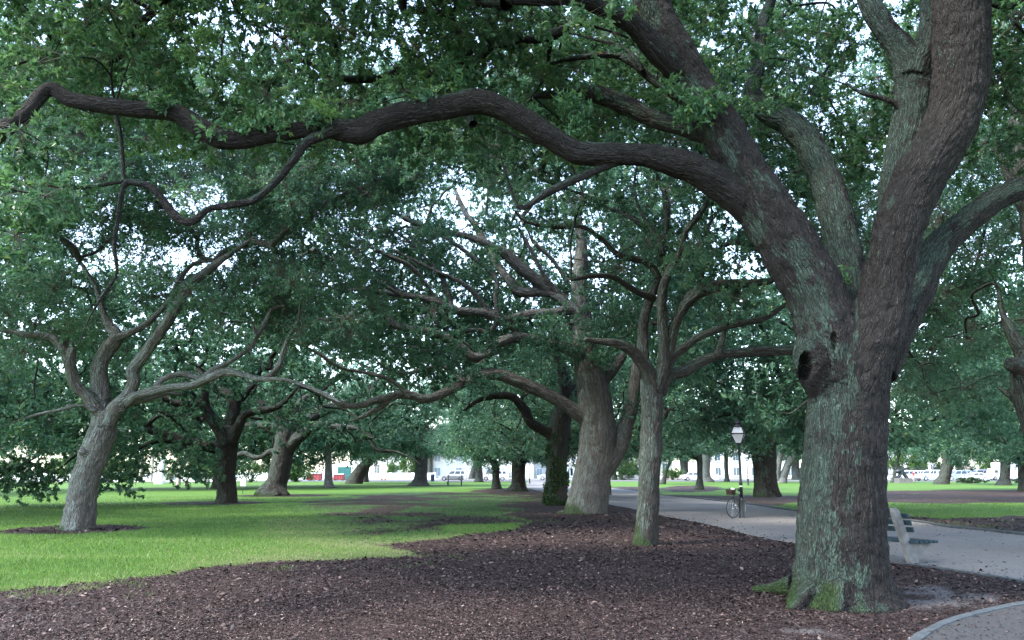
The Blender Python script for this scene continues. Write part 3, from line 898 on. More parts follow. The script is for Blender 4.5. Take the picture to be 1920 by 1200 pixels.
finish_tree(T['T1'], [(-2.5, 11.5, 9.0, 8.0, 4.0, 2.5, 440), (6.5, 12.5, 10.0, 6.0, 4.5, 3.0, 190), (10.0, 12.0, 9.0, 4.0, 4.0, 3.2, 90), (.0, 3.0, 9.5, 8, 5, 2.0, 95), (-5.6, 8.9, 4.9, .9, .8, .8, 7), (7.8, 9.5, 7.0, 2.2, 2.0, 2.4, 14)],  # includes unseen canopy overhead, added to shade the ground in front
            .72, 500, 13, .094, .042, gap=.31, seed=11, r_tip=.010, twigs=True, clear=clear1, extra=(SHOOTS, .26, 150), leaf='leaf_near', keep=.12, rmax=.16)
def clear2(px, py, z, c):
    return gaps(px, py, z, c) | ((px < 1010) & (py > 330)) | ((px < 1150) & (py > 520)) | (py > 640)
finish_tree(T['T2'], [(3.2, 18.5, 9.5, 5.2, 4.5, 3.8, 260), (-.5, 20.5, 10.6, 3.6, 3, 2.2, 60), (4.5, 18.0, 6.3, 3.2, 2.5, 1.3, 24)], .78, 620, 13, .092, .043, gap=.31, seed=12, r_tip=.010, twigs=True, clear=clear2, keep=.10, rmax=.10)
b3 = T['T3']['base'][1]
def clear3(px, py, z, c):
    return gaps(px, py, z, c) | (py > 770) | ((px > 1010) & (py > 690))
finish_tree(T['T3'], [(-1.5, 32, 10.4, 11, 8, 5.2, 680), (0, 30, 6.0, 8, 4, 2.0, 40)], .95, 590, 12, .112, .054, gap=.31, seed=13, r_tip=.014, clear=clear3, extra=(np.array([P(px, py, b3 + o) for px, py, o in ((1085, 645, -1.5), (1050, 628, -1.6), (1112, 622, -1.5), (1135, 645, -1.4), (1072, 665, -1.5), (1020, 615, -1.7), (1098, 600, -1.4), (1145, 612, -1.4), (1005, 640, -1.8))]), .75, 420), keep=.07, rmax=.16)
finish_tree(T['T4'], [(-1, 40, 8.5, 9, 7, 4.2, 170)], 1.05, 260, 12, .15, .068, gap=.40, seed=14, r_tip=.016, clear=lambda px, py, z, c: low_view(px, py, z, c) | (py > 800), keep=.5)
def clear5(px, py, z, c):
    return gaps(px, py, z, c) | ((py > 760) & (px > 150)) | (py > 800)
finish_tree(T['T5'], [(-11.5, 23, 9.7, 8.0, 6, 5.0, 470), (-4.5, 24, 11.2, 4.5, 4, 3.0, 110), (-14.5, 22, 5.6, 3.5, 3, 1.5, 26), (-5.5, 23, 7.2, 4.0, 4, 2.2, 40)], .85, 590, 13, .096, .044, gap=.31, seed=15, r_tip=.011, twigs=True, clear=clear5, keep=.09, rmax=.10)
finish_tree(T['T6'], [(-14, 42, 8, 12, 8, 5, 250), (-17, 44, 8.6, 9, 5, 2.6, 130), (-22.0, 40, 3.8, 6.0, 4, 2.6, 110), (-16, 45, 5.2, 7, 4, 1.2, 50), (-19.8, 41, 1.9, 1.6, 1.5, 1.3, 14), (-16.2, 42, 2.1, 1.0, 1.5, 1.3, 12), (-23.3, 39.2, 1.5, 1.7, 1.2, 1.1, 22)], 1.0, 400, 12, .14, .064, gap=.33, seed=16, r_tip=.016,
            clear=lambda px, py, z, c: gaps(px, py, z, c) | (py > 935) | ((py > 845) & (px > 420)) | ((py > 800) & (px > 150) & (px < 185)), keep=.4)
finish_tree(T['T7'], [(-13, 55, 8.5, 12, 9, 5, 230), (-14, 53, 4.6, 8, 5, 1.4, 30)], 1.15, 330, 12, .17, .08, gap=.32, seed=17, r_tip=.018, clear=lambda px, py, z, c: low_view(px, py, z, c) | (py > 850), keep=.45)
finish_tree(T['T14'], [(16, 54, 9, 12, 9, 5, 260), (16, 52, 5.2, 8, 5, 1.6, 40)], 1.15, 250, 12, .19, .085, gap=.32, seed=18, r_tip=.018, clear=lambda px, py, z, c: low_view(px, py, z, c) | (py > 828), keep=.45)
finish_tree(T['T27'], [(13.5, 21, 9.6, 6.5, 6, 4.6, 290), (12.5, 23, 4.9, 3.6, 4, 1.4, 34)], .95, 380, 13, .11, .05, gap=.32, seed=19, r_tip=.011, twigs=True, clear=lambda px, py, z, c: gaps(px, py, z, c) | (py > 790), keep=.5, rmax=.12)

# ivy climbing the lower trunk of T4, thickest at the front and right
q = T['T4']['limbs'][0]
n = 3000
zz = rng.random(n) ** 1.25 * 3.9
zi = np.interp(zz, q[:, 2], np.arange(len(q)))
c = np.stack([np.interp(zi, np.arange(len(q)), q[:, k]) for k in range(4)], 1)
az = rng.uniform(-np.pi, .35 * np.pi, n)
keep = vnoise(np.c_[az * 1.6, zz * 1.5, zz * 0], 5) > .30 + .10 * zz
c, az, zz = c[keep], az[keep], zz[keep]
nn = np.c_[np.cos(az), np.sin(az), np.zeros(len(az))]
base = np.c_[c[:, 0], c[:, 1], zz] + nn * (c[:, 3] * 1.02 + rng.uniform(.0, .05, len(az)))[:, None]
dr = unit(nn * .5 + rng.normal(0, .5, nn.shape) + np.array([0, 0, -.6]))
link('ivy', leaves_mesh('ivy', base - T['T4']['base'], dr, rng.uniform(.08, .15, len(az)), rng.uniform(.06, .11, len(az)), rng.random(len(az))), M['ivy'], T['T4']['root'])
# ------------------------------------------------------------------ distant oaks: own trunk, one of four crowns
CROWNS = []
def make_crown(seed, rx, ry, rz, cz, n, R, per, L, W, skirt=0):
    """crown standing on a fork at the origin: limbs mesh and leaf mesh"""
    r = np.random.default_rng(seed)
    ells = [(0, 0, cz, rx, ry, rz, n)]
    if skirt: ells.append((0, 0, .7, rx * .92, ry * .92, 1.7, skirt))
    cl = scatter_clumps(ells, R, .36, seed, False)
    z = np.linspace(0, .5, 4)
    N = np.c_[r.normal(0, .05, 4), r.normal(0, .05, 4), z]
    lines = grow(N, np.zeros(4), cl, .022, seed, wig=.16, rmax=.42, power=.5)
    lm = tubes_mesh('limbs', lines, np.zeros(3))
    b, d, l, w, tone, tips, td = sprays(cl, R, per, 10, L, W)
    CROWNS.append((lm, leaves_mesh('crown', b, d, l, w, tone)))
make_crown(31, 8.5, 8.0, 3.6, 3.8, 190, 1.15, 200, .22, .10, 70)
make_crown(32, 9.5, 8.5, 4.0, 4.4, 210, 1.2, 200, .23, .10, 80)
make_crown(33, 7.5, 7.5, 3.8, 4.0, 160, 1.1, 200, .22, .10, 56)
make_crown(34, 10, 9.0, 4.2, 4.8, 230, 1.25, 200, .24, .11, 90)

def far_oak(label, pts, var, scale=1.0, rz=0.0, bark='bark', lich=0.0, group='distant oaks across the park', extra=(), sq=1.0, base=None, cat='tree', crown=True):
    """pts: pixels up the trunk, the first on the ground"""
    g = np.array(base) if base is not None else G(pts[0][0], pts[0][1])
    q = world_limb(pts, g[1], g[1], .25)
    q[:, 2] = np.maximum(q[:, 2], 0)
    fork = q[-1, :3].copy()
    q[:, 3] *= 1 + .22 * np.exp(-q[:, 2] / .35)
    dn = q[0].copy(); dn[2] = -.3
    q = np.vstack([dn[None], q])
    lines = [(q[:, :3], q[:, 3])]
    for ex in extra:
        e = world_limb(ex, g[1], g[1] - .3, .25)
        lines.append((e[:, :3], e[:, 3]))
    off = np.array([g[0], g[1], 0.0])
    root = thing('live_oak', label, cat, tuple(off), 0, group)
    # a little swelling and unevenness so that the trunks are not pipes
    me = tubes_mesh('trunk', lines, off, sides=14, moss=True, step=.3)
    co = np.zeros(len(me.vertices) * 3, np.float32); me.vertices.foreach_get('co', co); co = co.reshape(-1, 3)
    nr = np.zeros(len(me.vertices) * 3, np.float32); me.vertices.foreach_get('normal', nr); nr = nr.reshape(-1, 3)
    co = co + nr * ((fbm(co * np.array([1.6, 1.6, .8]) + off, 4, 3) - .5) * .22)[:, None]
    me.vertices.foreach_set('co', co.astype(np.float32).ravel())
    link('trunk', me, M[bark], root)
    if crown:
        lm, cm = CROWNS[var]
        for nm, mm, mt in (('branchwork', lm, M[bark]), ('crown', cm, M['leaf'])):
            o = link(nm, mm, None, root)
            if not mm.materials: mm.materials.append(mt)
            o.location = Vector(fork - off)
            o.rotation_euler = (0, 0, rz)
            o.scale = (scale, scale, scale * sq)
    return root

far_oak('slim pale oak alone on the lawn right of the twisted oak', [(617, 915, 10), (616, 900, 7.5), (616, 870, 7), (615, 835, 6)], 0, .85, .3, 'bark_pale')
far_oak('short thick trunk leaning right, front one of the dark pair', [(664, 907, 15), (673, 888, 12), (690, 866, 9), (703, 852, 7)], 1, .9, 1.2, 'bark_dark')
far_oak('dark leaning trunk tucked behind its thicker twin', [(683, 904, 8), (686, 880, 6.5), (693, 852, 6)], 2, .9, 2.2, 'bark_dark')
far_oak('stout oak with a wide flared base left of the far bench', [(787, 911, 20), (788, 902, 14), (790, 880, 12), (790, 852, 12), (788, 838, 11)], 3, 1.0, .7, 'bark')
far_oak('grey trunk half hidden behind the stout flared oak', [(806, 898, 6), (806, 880, 5.5), (806, 850, 5)], 0, 1.0, 3.3, 'bark_pale')
far_oak('greenish leaning trunk, left of the two between the parked cars', [(884, 899, 6), (889, 880, 5.5), (898, 855, 5)], 1, .9, 4.1, 'bark')
far_oak('grey upright trunk, right of the two between the parked cars', [(898, 904, 8.5), (898, 890, 7), (897, 870, 6.5), (896, 850, 6)], 2, 1.0, 5.0, 'bark')
far_oak('small dark oak with one long bare arm bending left', [(931, 917, 9), (931, 900, 7), (930, 880, 7), (926, 864, 6)], 2, .75, 1.9, 'bark_dark',
        extra=([(927, 868, 5), (905, 849, 4.5), (880, 832, 4), (860, 825, 3)],))
far_oak('dark stocky oak on a mulch mound beside the park path', [(971, 921, 20), (972, 908, 13), (972, 880, 13), (975, 855, 14), (978, 832, 12)], 0, .85, 2.6, 'bark_dark',
        extra=([(974, 856, 9), (958, 842, 7), (945, 836, 5)], [(976, 850, 9), (992, 832, 7), (1003, 815, 5)]))
far_oak('thin young oak in the round mulch bed beyond the path', [(1312, 918, 8), (1312, 900, 5.8), (1312, 870, 5.6), (1310, 845, 6)], 2, .62, .5, 'bark',
        extra=([(1309, 857, 4), (1300, 856, 4), (1287, 846, 3.5), (1278, 830, 3), (1272, 812, 2)],))
far_oak('broad pale trunk just behind the thin young oak', [(1326, 904, 12), (1323, 890, 8.5), (1324, 860, 8.5), (1330, 830, 7)], 1, .9, 2.9, 'bark_pale')
far_oak('blue-green lichened trunk left of the thin young oak', [(1283, 899, 9), (1283, 880, 8), (1282, 856, 8)], 3, .95, 4.4, 'bark', lich=.4)
far_oak('dark trunk leaning slightly right beside a white car', [(1337, 896, 7.5), (1341, 870, 6.5), (1347, 848, 6)], 0, 1.0, 5.4, 'bark_dark')
far_oak('narrow straight trunk just left of the lamp post', [(1363, 903, 5), (1362, 880, 4), (1361, 850, 4)], 2, .7, 3.6, 'bark')
far_oak('thin sapling-like trunk slanting right beside the slender oak', [(1243, 908, 5), (1249, 885, 3), (1258, 860, 2.6)], 2, .55, 1.4, 'bark_dark')
far_oak('short trunk right of the broad pale trunk, across the path', [(1181, 897, 5.5), (1181, 880, 5), (1181, 858, 4.5)], 1, .9, .2, 'bark_dark')
far_oak('narrow grey trunk at the far lawn edge right of the broad pale trunk', [(1152, 900, 5), (1152, 880, 4), (1152, 860, 4)], 2, .9, 2.1, 'bark')
far_oak('pale curved trunk emerging behind the massive dark oak', [(1466, 906, 9), (1472, 884, 7), (1482, 862, 7), (1497, 846, 7)], 0, .9, 4.8, 'bark_pale',
        extra=([(1458, 902, 5), (1459, 880, 5), (1463, 855, 5), (1470, 840, 4)],))
far_oak('brown trunk against the left edge of the huge foreground oak', [(1494, 900, 9), (1492, 882, 7.5), (1490, 858, 7)], 3, .8, 1.0, 'bark')
far_oak('leaning oak with a thick arm bending right in front of the cars', [(1766, 908, 12.5), (1771, 896, 10), (1776, 876, 9.5), (1784, 857, 9.5), (1797, 845, 8.5), (1812, 835, 7), (1826, 822, 5)], 1, .8, 3.0, 'bark_dark',
        extra=([(1773, 872, 7), (1775, 850, 6.5), (1776, 825, 6), (1777, 800, 5)],))
far_oak('dark three forked oak in front of the box truck', [(1883, 910, 13), (1884, 896, 9), (1885, 872, 8.5), (1886, 856, 9)], 0, .7, 5.8, 'bark_dark',
        extra=([(1886, 864, 7), (1870, 850, 6.5), (1858, 838, 5.5), (1848, 815, 5), (1843, 795, 4)], [(1886, 860, 6.5), (1884, 835, 6), (1878, 805, 5)], [(1887, 862, 6.5), (1905, 846, 6), (1925, 828, 5)]))
far_oak('small slim tree beside the cannon plinth', [(1675, 905, 4.5), (1677, 890, 3), (1682, 865, 2.6), (1687, 848, 2)], 2, .6, 2.4, 'bark',
        extra=([(1678, 882, 2), (1672, 868, 1.6), (1668, 855, 1.2)],))
# oaks whose trunks stand outside the frame or behind the huge oak, and whose crowns reach into the picture
for lab, b, v, s, rz in (
    ('full green crown filling the gap beyond the path, trunk hidden behind the huge oak', (13.5, 33, 0), 3, .92, .4),
    ('dense dark crown hanging low over the parked cars, right of the huge oak', (31.5, 44, 0), 1, 1.0, 2.0),
    ('tall crown at the upper left, trunk outside the frame', (-24.5, 31, 0), 3, 1.0, 5.0),
    ('dark crown along the left edge beyond the leaning oak', (-45, 56, 0), 1, 1.05, 1.0),
    ('grey green crown high in the middle distance above the lawn', (3.9, 66, 0), 3, 1.1, 3.7),
    ('crown rising behind the broad pale trunk', (4.75, 50, 0), 1, .95, 2.7),
    ('crown low behind the leaning grey oak on the lawn', (-39.0, 74, 0), 0, 1.35, .9),
    ('crown low behind the dark low forking oak', (-28.5, 79, 0), 2, 1.45, 4.6),
    ('crown low behind the twisted oak', (-25.7, 90, 0), 1, 1.35, 3.3),
    ('far crown right of the leaning oak in front of the cars', (44, 70, 0), 3, 1.1, 4.2),
):
    px, py, z = proj(np.array([b[0], b[1], 3.4]))
    p0 = proj(np.array([b[0], b[1], 0.0]))
    hw = F * .5 / z
    far_oak(lab, [(float(p0[0]), float(p0[1]), hw * 1.1), (float(p0[0] * .6 + px * .4), float(p0[1] * .6 + py * .4), hw * .9), (float(px), float(py), hw * .85)], v, s, rz, 'bark_dark', base=b, group='oaks whose crowns fill the background')
# ------------------------------------------------------------------ ground, path, grass, mulch
def gpoly(pts):
    return [tuple(G(*p)[:2]) if len(p) == 2 else (p[0], p[1]) for p in pts]

def poly_sd(x, y, poly):
    """signed distance, positive inside"""
    ins = in_poly(x, y, poly)
    d = np.full(x.shape, 1e9)
    n = len(poly)
    for i in range(n):
        ax, ay = poly[i]; bx, by = poly[(i + 1) % n]
        ex, ey = bx - ax, by - ay
        t = np.clip(((x - ax) * ex + (y - ay) * ey) / max(ex * ex + ey * ey, 1e-9), 0, 1)
        d = np.minimum(d, np.hypot(x - ax - t * ex, y - ay - t * ey))
    return np.where(ins, d, -d)

MULCH = gpoly([(-700, 1190), (0, 1110), (140, 1097), (250, 1087), (350, 1071), (440, 1060), (500, 1055), (640, 1051), (790, 1043), (750, 1032), (692, 1022), (830, 1010), (900, 1000), (985, 990), (1000, 975),
               (945, 966), (985, 957), (955, 951), (985, 943), (1060, 934), (1137, 934), (1235, 950), (1340, 968), (1500, 1000), (1669, 1022), (1815, 1036), (1920, 1052), (2400, 1110)]) + [(14, 3), (14, -30), (-30, -30), (-30, 6)]
SPARSE = gpoly([(520, 948), (640, 930), (760, 922), (985, 922), (1040, 938), (1000, 960), (990, 985), (830, 1006), (690, 1018), (640, 1003), (620, 984), (560, 970)])
FRESH = gpoly([(815, 990), (860, 983), (985, 981), (975, 992), (900, 998), (830, 998)])
FARMULCH = gpoly([(1200, 924), (1290, 940), (1360, 949), (1405, 955), (1495, 968), (1600, 980), (1714, 990), (1777, 1000), (1920, 1016), (2300, 1065), (2300, 962), (1920, 966), (1760, 973), (1690, 966), (1600, 945), (1500, 933), (1400, 931), (1300, 929)])
FARGRASS = gpoly([(1442, 950), (1497, 941), (1600, 950), (1640, 962), (1560, 962), (1497, 956)])
BAND = gpoly([(1560, 922), (1665, 920), (1920, 918), (2500, 918), (2500, 948), (1920, 944), (1780, 944), (1665, 942), (1560, 936)])
BED2 = gpoly([(1235, 915), (1262, 911), (1310, 910), (1350, 913), (1362, 917), (1330, 922), (1290, 923), (1250, 921)])
BED3 = gpoly([(1145, 917), (1150, 912), (1205, 913), (1235, 917), (1215, 922), (1180, 921)])
BED4 = gpoly([(880, 921), (925, 915), (1000, 917), (1070, 926), (1060, 938), (1010, 938), (960, 928)])
STRAW = gpoly([(470, 1056), (620, 1046), (790, 1043), (700, 1022), (640, 1008), (600, 990), (820, 986), (560, 975), (520, 990), (600, 1010), (640, 1030)])
BARE = gpoly([(1660, 1112), (1700, 1096), (1760, 1098), (1850, 1120), (1790, 1146), (1720, 1142), (1600, 1150), (1560, 1190), (1500, 1180), (1600, 1140)])
RINGS = [(T['T5']['base'][:2] + np.array([-.1, .1]), 2.05), (T['T6']['base'][:2] + np.array([-.6, 0]), 2.9), (T['T7']['base'][:2] + np.array([.9, 0]), 3.4), (T['T14']['base'][:2], 3.0)] + \
        [(G(*p)[:2], r) for p, r in (((617, 915), 2.2), ((787, 911), 4.0), ((800, 911), 4.0), ((931, 918), 1.6), ((897, 904), 2), ((665, 907), 2.2), ((1766, 908), 1.5), ((1883, 910), 1.5))]
STREET_Y = 139.0

def ground_masks(x, y):
    p = np.c_[x, y]
    w = (fbm(p * .9, 21, 4) - .5)
    w2 = (fbm(p * 3.5, 23, 3) - .5)
    dist = np.hypot(x, y)
    sc = np.clip(dist / 25, .35, 2.0)
    w3 = (fbm(p * 11, 25, 2) - .5)
    e = w * 1.5 * sc + w2 * .9 + w3 * .45
    g = sstep(-.08, .14, -poly_sd(x, y, MULCH) + e * .55)
    s = sstep(-1.0, 1.5, poly_sd(x, y, SPARSE) + e * 2)
    patch = sstep(.36, .66, fbm(p * np.array([.55, .40]), 29, 4))
    g = g * (1 - s * (.16 + .70 * patch))
    f = sstep(-.15, .25, poly_sd(x, y, FRESH) + e * .6)
    g = np.maximum(g, f)
    for q in (FARMULCH, BAND, BED2, BED3, BED4):
        g = g * (1 - sstep(-.2, .35, poly_sd(x, y, q) + e * .8))
    g = np.maximum(g, .85 * sstep(-.2, .3, poly_sd(x, y, FARGRASS) + e * .8))
    for c, r in RINGS:
        dd = r - np.hypot(x - c[0], y - c[1]) + e * .35
        g = g * (1 - sstep(-.05, .35, dd))
    # thin dry tufts left in the mulch
    tuft = sstep(.62, .74, fbm(p * 1.4, 37, 3)) * sstep(-2.6, -.4, -poly_sd(x, y, MULCH))
    g = np.maximum(g, .4 * tuft)
    b = sstep(-.25, .3, poly_sd(x, y, BARE) + e * .9) * sstep(.30, .55, fbm(p * 1.7, 41, 3))
    edge = np.exp(-np.abs(poly_sd(x, y, MULCH)) / .9)
    straw = np.exp(-((poly_sd(x, y, STRAW) / 1.2).clip(-9, 0)) ** 2)
    dry = np.clip(straw * .55 * fbm(p * .8, 45, 3) * 1.8 + edge * .75 * fbm(p * .5, 43, 2) * 1.5, 0, 1) * (1 - f)
    return g, b, dry, s * (1 - f)

def build_ground():
    ang = np.radians(np.r_[np.linspace(-180, -40, 50)[:-1], np.linspace(-40, 40, 700), np.linspace(40, 180, 50)[1:-1]])
    r = np.r_[.02, np.geomspace(1.2, 230, 470), 300, 450, 800, 1600, 3500]
    A, R = np.meshgrid(ang, r)
    x = (R * np.sin(A)).ravel(); y = (R * np.cos(A)).ravel()
    g, b, dry, thin = ground_masks(x, y)
    z = np.where(np.hypot(x, y) < 60, (fbm(np.c_[x, y] * 1.1, 51, 3) - .5) * .03 * (1 - g) , 0)
    V = np.c_[x, y, z]
    n, m = len(r), len(ang)
    i = np.arange(n - 1)[:, None]; j = np.arange(m)[None, :]; j2 = (j + 1) % m
    Fq = np.stack([i * m + j, (i + 1) * m + j, (i + 1) * m + j2, i * m + j2], -1).reshape(-1, 4)[:, ::-1]
    gf = g[Fq].mean(1)
    lawn = gf > .42
    def sub(name, sel, label):
        fq = Fq[sel]
        u, inv = np.unique(fq, return_inverse=True)
        me = np_mesh(name, V[u], inv.reshape(-1, 4), True, {'grass': g[u], 'bare': b[u], 'dry': dry[u], 'thin': thin[u]})
        o = link(name, me, M['ground'])
        tag(o, label, name.replace('_', ' '), None, 'structure')
    sub('lawn', lawn, 'green park lawn under the oaks, thin and dry in the middle')
    sub('mulch_ground', ~lawn, 'dark brown mulch and leaf litter covering the ground in front')

def ground_mat():
    t = NT('ground')
    ge = t.n('ShaderNodeNewGeometry').outputs['Position']
    g = t.attr('grass').outputs['Fac']; b = t.attr('bare').outputs['Fac']; dry = t.attr('dry').outputs['Fac']
    n1 = t.noise(ge, 34, 6, .7); n2 = t.noise(ge, 1.6, 5, .6); n3 = t.noise(ge, 90, 4, .7); nb = t.noise(ge, .35, 4, .6)
    vo = t.n('ShaderNodeTexVoronoi'); vo.inputs['Scale'].default_value = 26
    wob = t.n('ShaderNodeVectorMath'); wob.operation = 'ADD'
    t.l(ge, wob.inputs[0])
    nn = t.n('ShaderNodeTexNoise'); nn.inputs['Scale'].default_value = 14; t.l(ge, nn.inputs['Vector'])
    sc = t.n('ShaderNodeVectorMath'); sc.operation = 'SCALE'; sc.inputs['Scale'].default_value = .12; t.l(nn.outputs['Color'], sc.inputs[0])
    t.l(sc.outputs[0], wob.inputs[1]); t.l(wob.outputs[0], vo.inputs['Vector'])
    chip = t.n('ShaderNodeSeparateColor'); t.l(vo.outputs['Color'], chip.inputs[0])
    mul = t.ramp(t.math('ADD', t.math('MULTIPLY', chip.outputs[0], .6), t.math('MULTIPLY', n1, .45)),
                 [(.2, (.0085, .0048, .0043)), (.5, (.028, .0160, .0146)), (.78, (.056, .034, .030)), (.97, (.145, .105, .088))])
    mul = t.mix(t.ramp(n2, [(.35, 0), (.7, .5)]), mul, (.017, .0100, .0095))
    soil = t.ramp(n1, [(.3, (.075, .068, .066)), (.7, (.15, .138, .132))])
    mul = t.mix(t.math('MULTIPLY', b, .9), mul, soil)
    gr = t.ramp(t.math('ADD', t.math('MULTIPLY', n1, .5), t.math('MULTIPLY', n3, .5)), [(.28, (.030, .068, .011)), (.5, (.058, .124, .016)), (.72, (.082, .180, .026))])
    gr = t.mix(t.ramp(n2, [(.35, .0), (.7, .45)]), gr, (.078, .14, .018))
    gr = t.mix(t.ramp(nb, [(.35, .0), (.65, .35)]), gr, (.046, .105, .02))
    gr = t.mix(t.math('MULTIPLY', t.attr('thin').outputs['Fac'], .75), gr, t.ramp(n1, [(.3, (.016, .040, .018)), (.7, (.040, .080, .034))]))
    gr = t.mix(t.math('MULTIPLY', dry, .75), gr, t.ramp(n1, [(.3, (.045, .065, .025)), (.7, (.13, .13, .06))]))
    gm = t.ramp(t.math('ADD', g, t.math('MULTIPLY', t.math('SUBTRACT', n1, .5), 1.1)), [(.34, 0), (.58, 1)])
    col = t.mix(gm, mul, gr)
    h = t.math('ADD', t.math('MULTIPLY', chip.outputs[1], .6), n1)
    t.bump(h, .7, .03)
    return t.base(col, .9, .2)
M['ground'] = ground_mat()
build_ground()

def gravel_mat(name, c):
    t = NT(name)
    ge = t.n('ShaderNodeNewGeometry').outputs['Position']
    n1 = t.noise(ge, 55, 5, .75); n2 = t.noise(ge, .9, 5, .6); n3 = t.noise(ge, 6, 4, .6)
    col = t.ramp(n1, [(.25, [x * .55 for x in c]), (.5, c), (.78, [min(1, x * 1.5) for x in c])])
    col = t.mix(t.ramp(n2, [(.4, 0), (.7, .4)]), col, [x * .72 for x in c])
    n4 = t.noise(ge, 22, 4, .75)
    col = t.mix(t.ramp(n4, [(.42, 0), (.62, .5)]), col, [x * .5 for x in c])
    col = t.mix(t.ramp(n3, [(.58, 0), (.72, .6)]), col, [c[0] * .38, c[1] * .33, c[2] * .31])
    t.bump(n1, .5, .02)
    return t.base(col, .9, .2)
M['gravel'] = gravel_mat('gravel', (.185, .174, .165))
M['gravel_dark'] = gravel_mat('gravel_dark', (.062, .061, .061))

NEAR = [(985, 913), (1010, 921), (1070, 932), (1137, 946), (1185, 955), (1235, 967), (1290, 977), (1340, 987), (1385, 1000), (1440, 1012), (1500, 1022), (1600, 1042), (1669, 1055), (1725, 1061), (1815, 1074), (1920, 1091), (2150, 1130), (2500, 1190)]
FAR = [(990, 900.5), (1040, 904), (1080, 909), (1147, 915.5), (1200, 922), (1237, 929), (1290, 934), (1360, 942), (1405, 947), (1495, 960), (1600, 971), (1714, 979.5), (1777, 990), (1920, 1005), (2150, 1040), (2500, 1090)]

def resample(pts, n):
    p = np.array(pts, float)
    s = np.r_[0, np.cumsum(np.linalg.norm(np.diff(p, axis=0), axis=1))]
    t = np.linspace(0, s[-1], n)
    return np.stack([np.interp(t, s, p[:, k]) for k in range(p.shape[1])], 1)

def smooth_line(pix, step=.25):
    p = np.array([G(*q) for q in pix]); p[:, 2] = 0
    return catmull(p, step)

def strip(name, A, B, z, m, label, cat, wob=.12, cols=10):
    n = 420
    A = resample(A, n); B = resample(B, n)
    A[:, :2] += (fbm(A[:, :2] * 1.3, 61, 3) - .5)[:, None] * wob * 2
    B[:, :2] += (fbm(B[:, :2] * 1.3, 63, 3) - .5)[:, None] * wob * 2
    t = np.linspace(0, 1, cols)[None, :, None]
    V = (A[:, None] * (1 - t) + B[:, None] * t).reshape(-1, 3)
    V[:, 2] = z
    i = np.arange(n - 1)[:, None]; j = np.arange(cols - 1)[None]
    Fq = np.stack([i * cols + j, (i + 1) * cols + j, (i + 1) * cols + j + 1, i * cols + j + 1], -1).reshape(-1, 4)
    o = link(name, np_mesh(name, V, Fq, True), m)
    # faces must look up
    me = o.data
    if me.polygons[0].normal.z < 0: me.flip_normals()
    return tag(o, label, cat, None, 'structure')
nl, fl = smooth_line(NEAR), smooth_line(FAR)
strip('gravel_path', nl, fl, .022, M['gravel'], 'pale grey gravel path winding past the lamp post into the distance', 'path')

M['kerb'] = plain('kerb_stone', (.060, .069, .073), .8, .3, var=.3, scale=9, bump=.4)
def kerb(line, w, h, label, mat='kerb'):
    line = catmull(line, .3)
    t, n, b = frames(line)
    side = unit(np.cross(t, np.array([0, 0, 1.0])))
    m = MB()
    prof = [(-w / 2, -.1), (-w / 2, h * .8), (-w * .3, h), (w * .3, h), (w / 2, h * .8), (w / 2, -.1)]
    k = len(prof)
    vs = []
    for i, p in enumerate(line):
        jit = 1 + random.uniform(-.12, .12)
        for a, z in prof: vs.append(p + side[i] * a * jit + np.array([0, 0, z + random.uniform(-.004, .004)]))
    fs = []
    for i in range(len(line) - 1):
        for j in range(k - 1): fs.append((i * k + j, (i + 1) * k + j, (i + 1) * k + j + 1, i * k + j + 1))
    m.add(vs, fs)
    tag(m.build('kerb', M[mat]), label, 'kerb', None, 'structure')
kerb(np.array([G(*p) * [1, 1, 0] for p in [(1300, 934), (1360, 941), (1405, 946), (1495, 959), (1600, 970), (1714, 978.5), (1777, 989), (1920, 1004), (2150, 1039), (2500, 1089)]]), .16, .075, 'low dark stone edging along the far side of the gravel path')
kerb(np.array([G(*p) * [1, 1, 0] for p in [(1640, 1051), (1669, 1056), (1725, 1062), (1815, 1075), (1920, 1092), (2150, 1131), (2500, 1191)]]), .10, .035, 'thin stone edging along the near side of the gravel path')
CORN = [(1672, 1270), (1692, 1232), (1716, 1203), (1738, 1188), (1770, 1171), (1824, 1154), (1924, 1133), (2080, 1112), (2400, 1090)]
cl_ = np.array([G(*p) * [1, 1, 0] for p in CORN])
kerb(cl_, .105, .035, 'curved blue grey stone edging in the bottom right corner')
strip('side_path', catmull(cl_, .25), catmull(np.array([G(*p) * [1, 1, 0] for p in [(1900, 1500), (2050, 1400), (2150, 1330), (2250, 1290), (2300, 1250), (2400, 1220), (2500, 1180), (2600, 1140)]]), .25), .012, M['gravel_dark'], 'grey gravel of a second path in the bottom right corner', 'path', wob=.03)

# ---- grass blades where the lawn is close enough to show them
def screen_samples(n, dmin, dmax, amax=36):
    a = np.radians(rng.uniform(-amax, amax, n))
    u = rng.random(n)
    inv = 1 / dmin + (1 / dmax - 1 / dmin) * u           # even over the picture's height
    d = 1 / inv
    return d * np.sin(a), d * np.cos(a)
x, y = screen_samples(620000, 9.0, 60)
g, b, dry, thin = ground_masks(x, y)
ok = rng.random(len(x)) < g ** 1.3
on_path = poly_sd(x, y, [tuple(q[:2]) for q in resample(nl, 80)] + [tuple(q[:2]) for q in resample(fl, 80)[::-1]]) > -.05
ok &= ~on_path
for tt in TREES:
    ok &= np.hypot(x - tt['base'][0], y - tt['base'][1]) > tt['limbs'][0][1, 3] * .9
x, y, dry, thin = x[ok], y[ok], dry[ok], thin[ok]
n = len(x)
d = np.hypot(x, y)
hgt = rng.uniform(.03, .08, n) * (1 - .35 * dry)
wid = .0028 * d / 9 + .003
lean = rng.normal(0, .45, (n, 2)) * hgt[:, None]
ya = rng.uniform(0, np.pi, n)
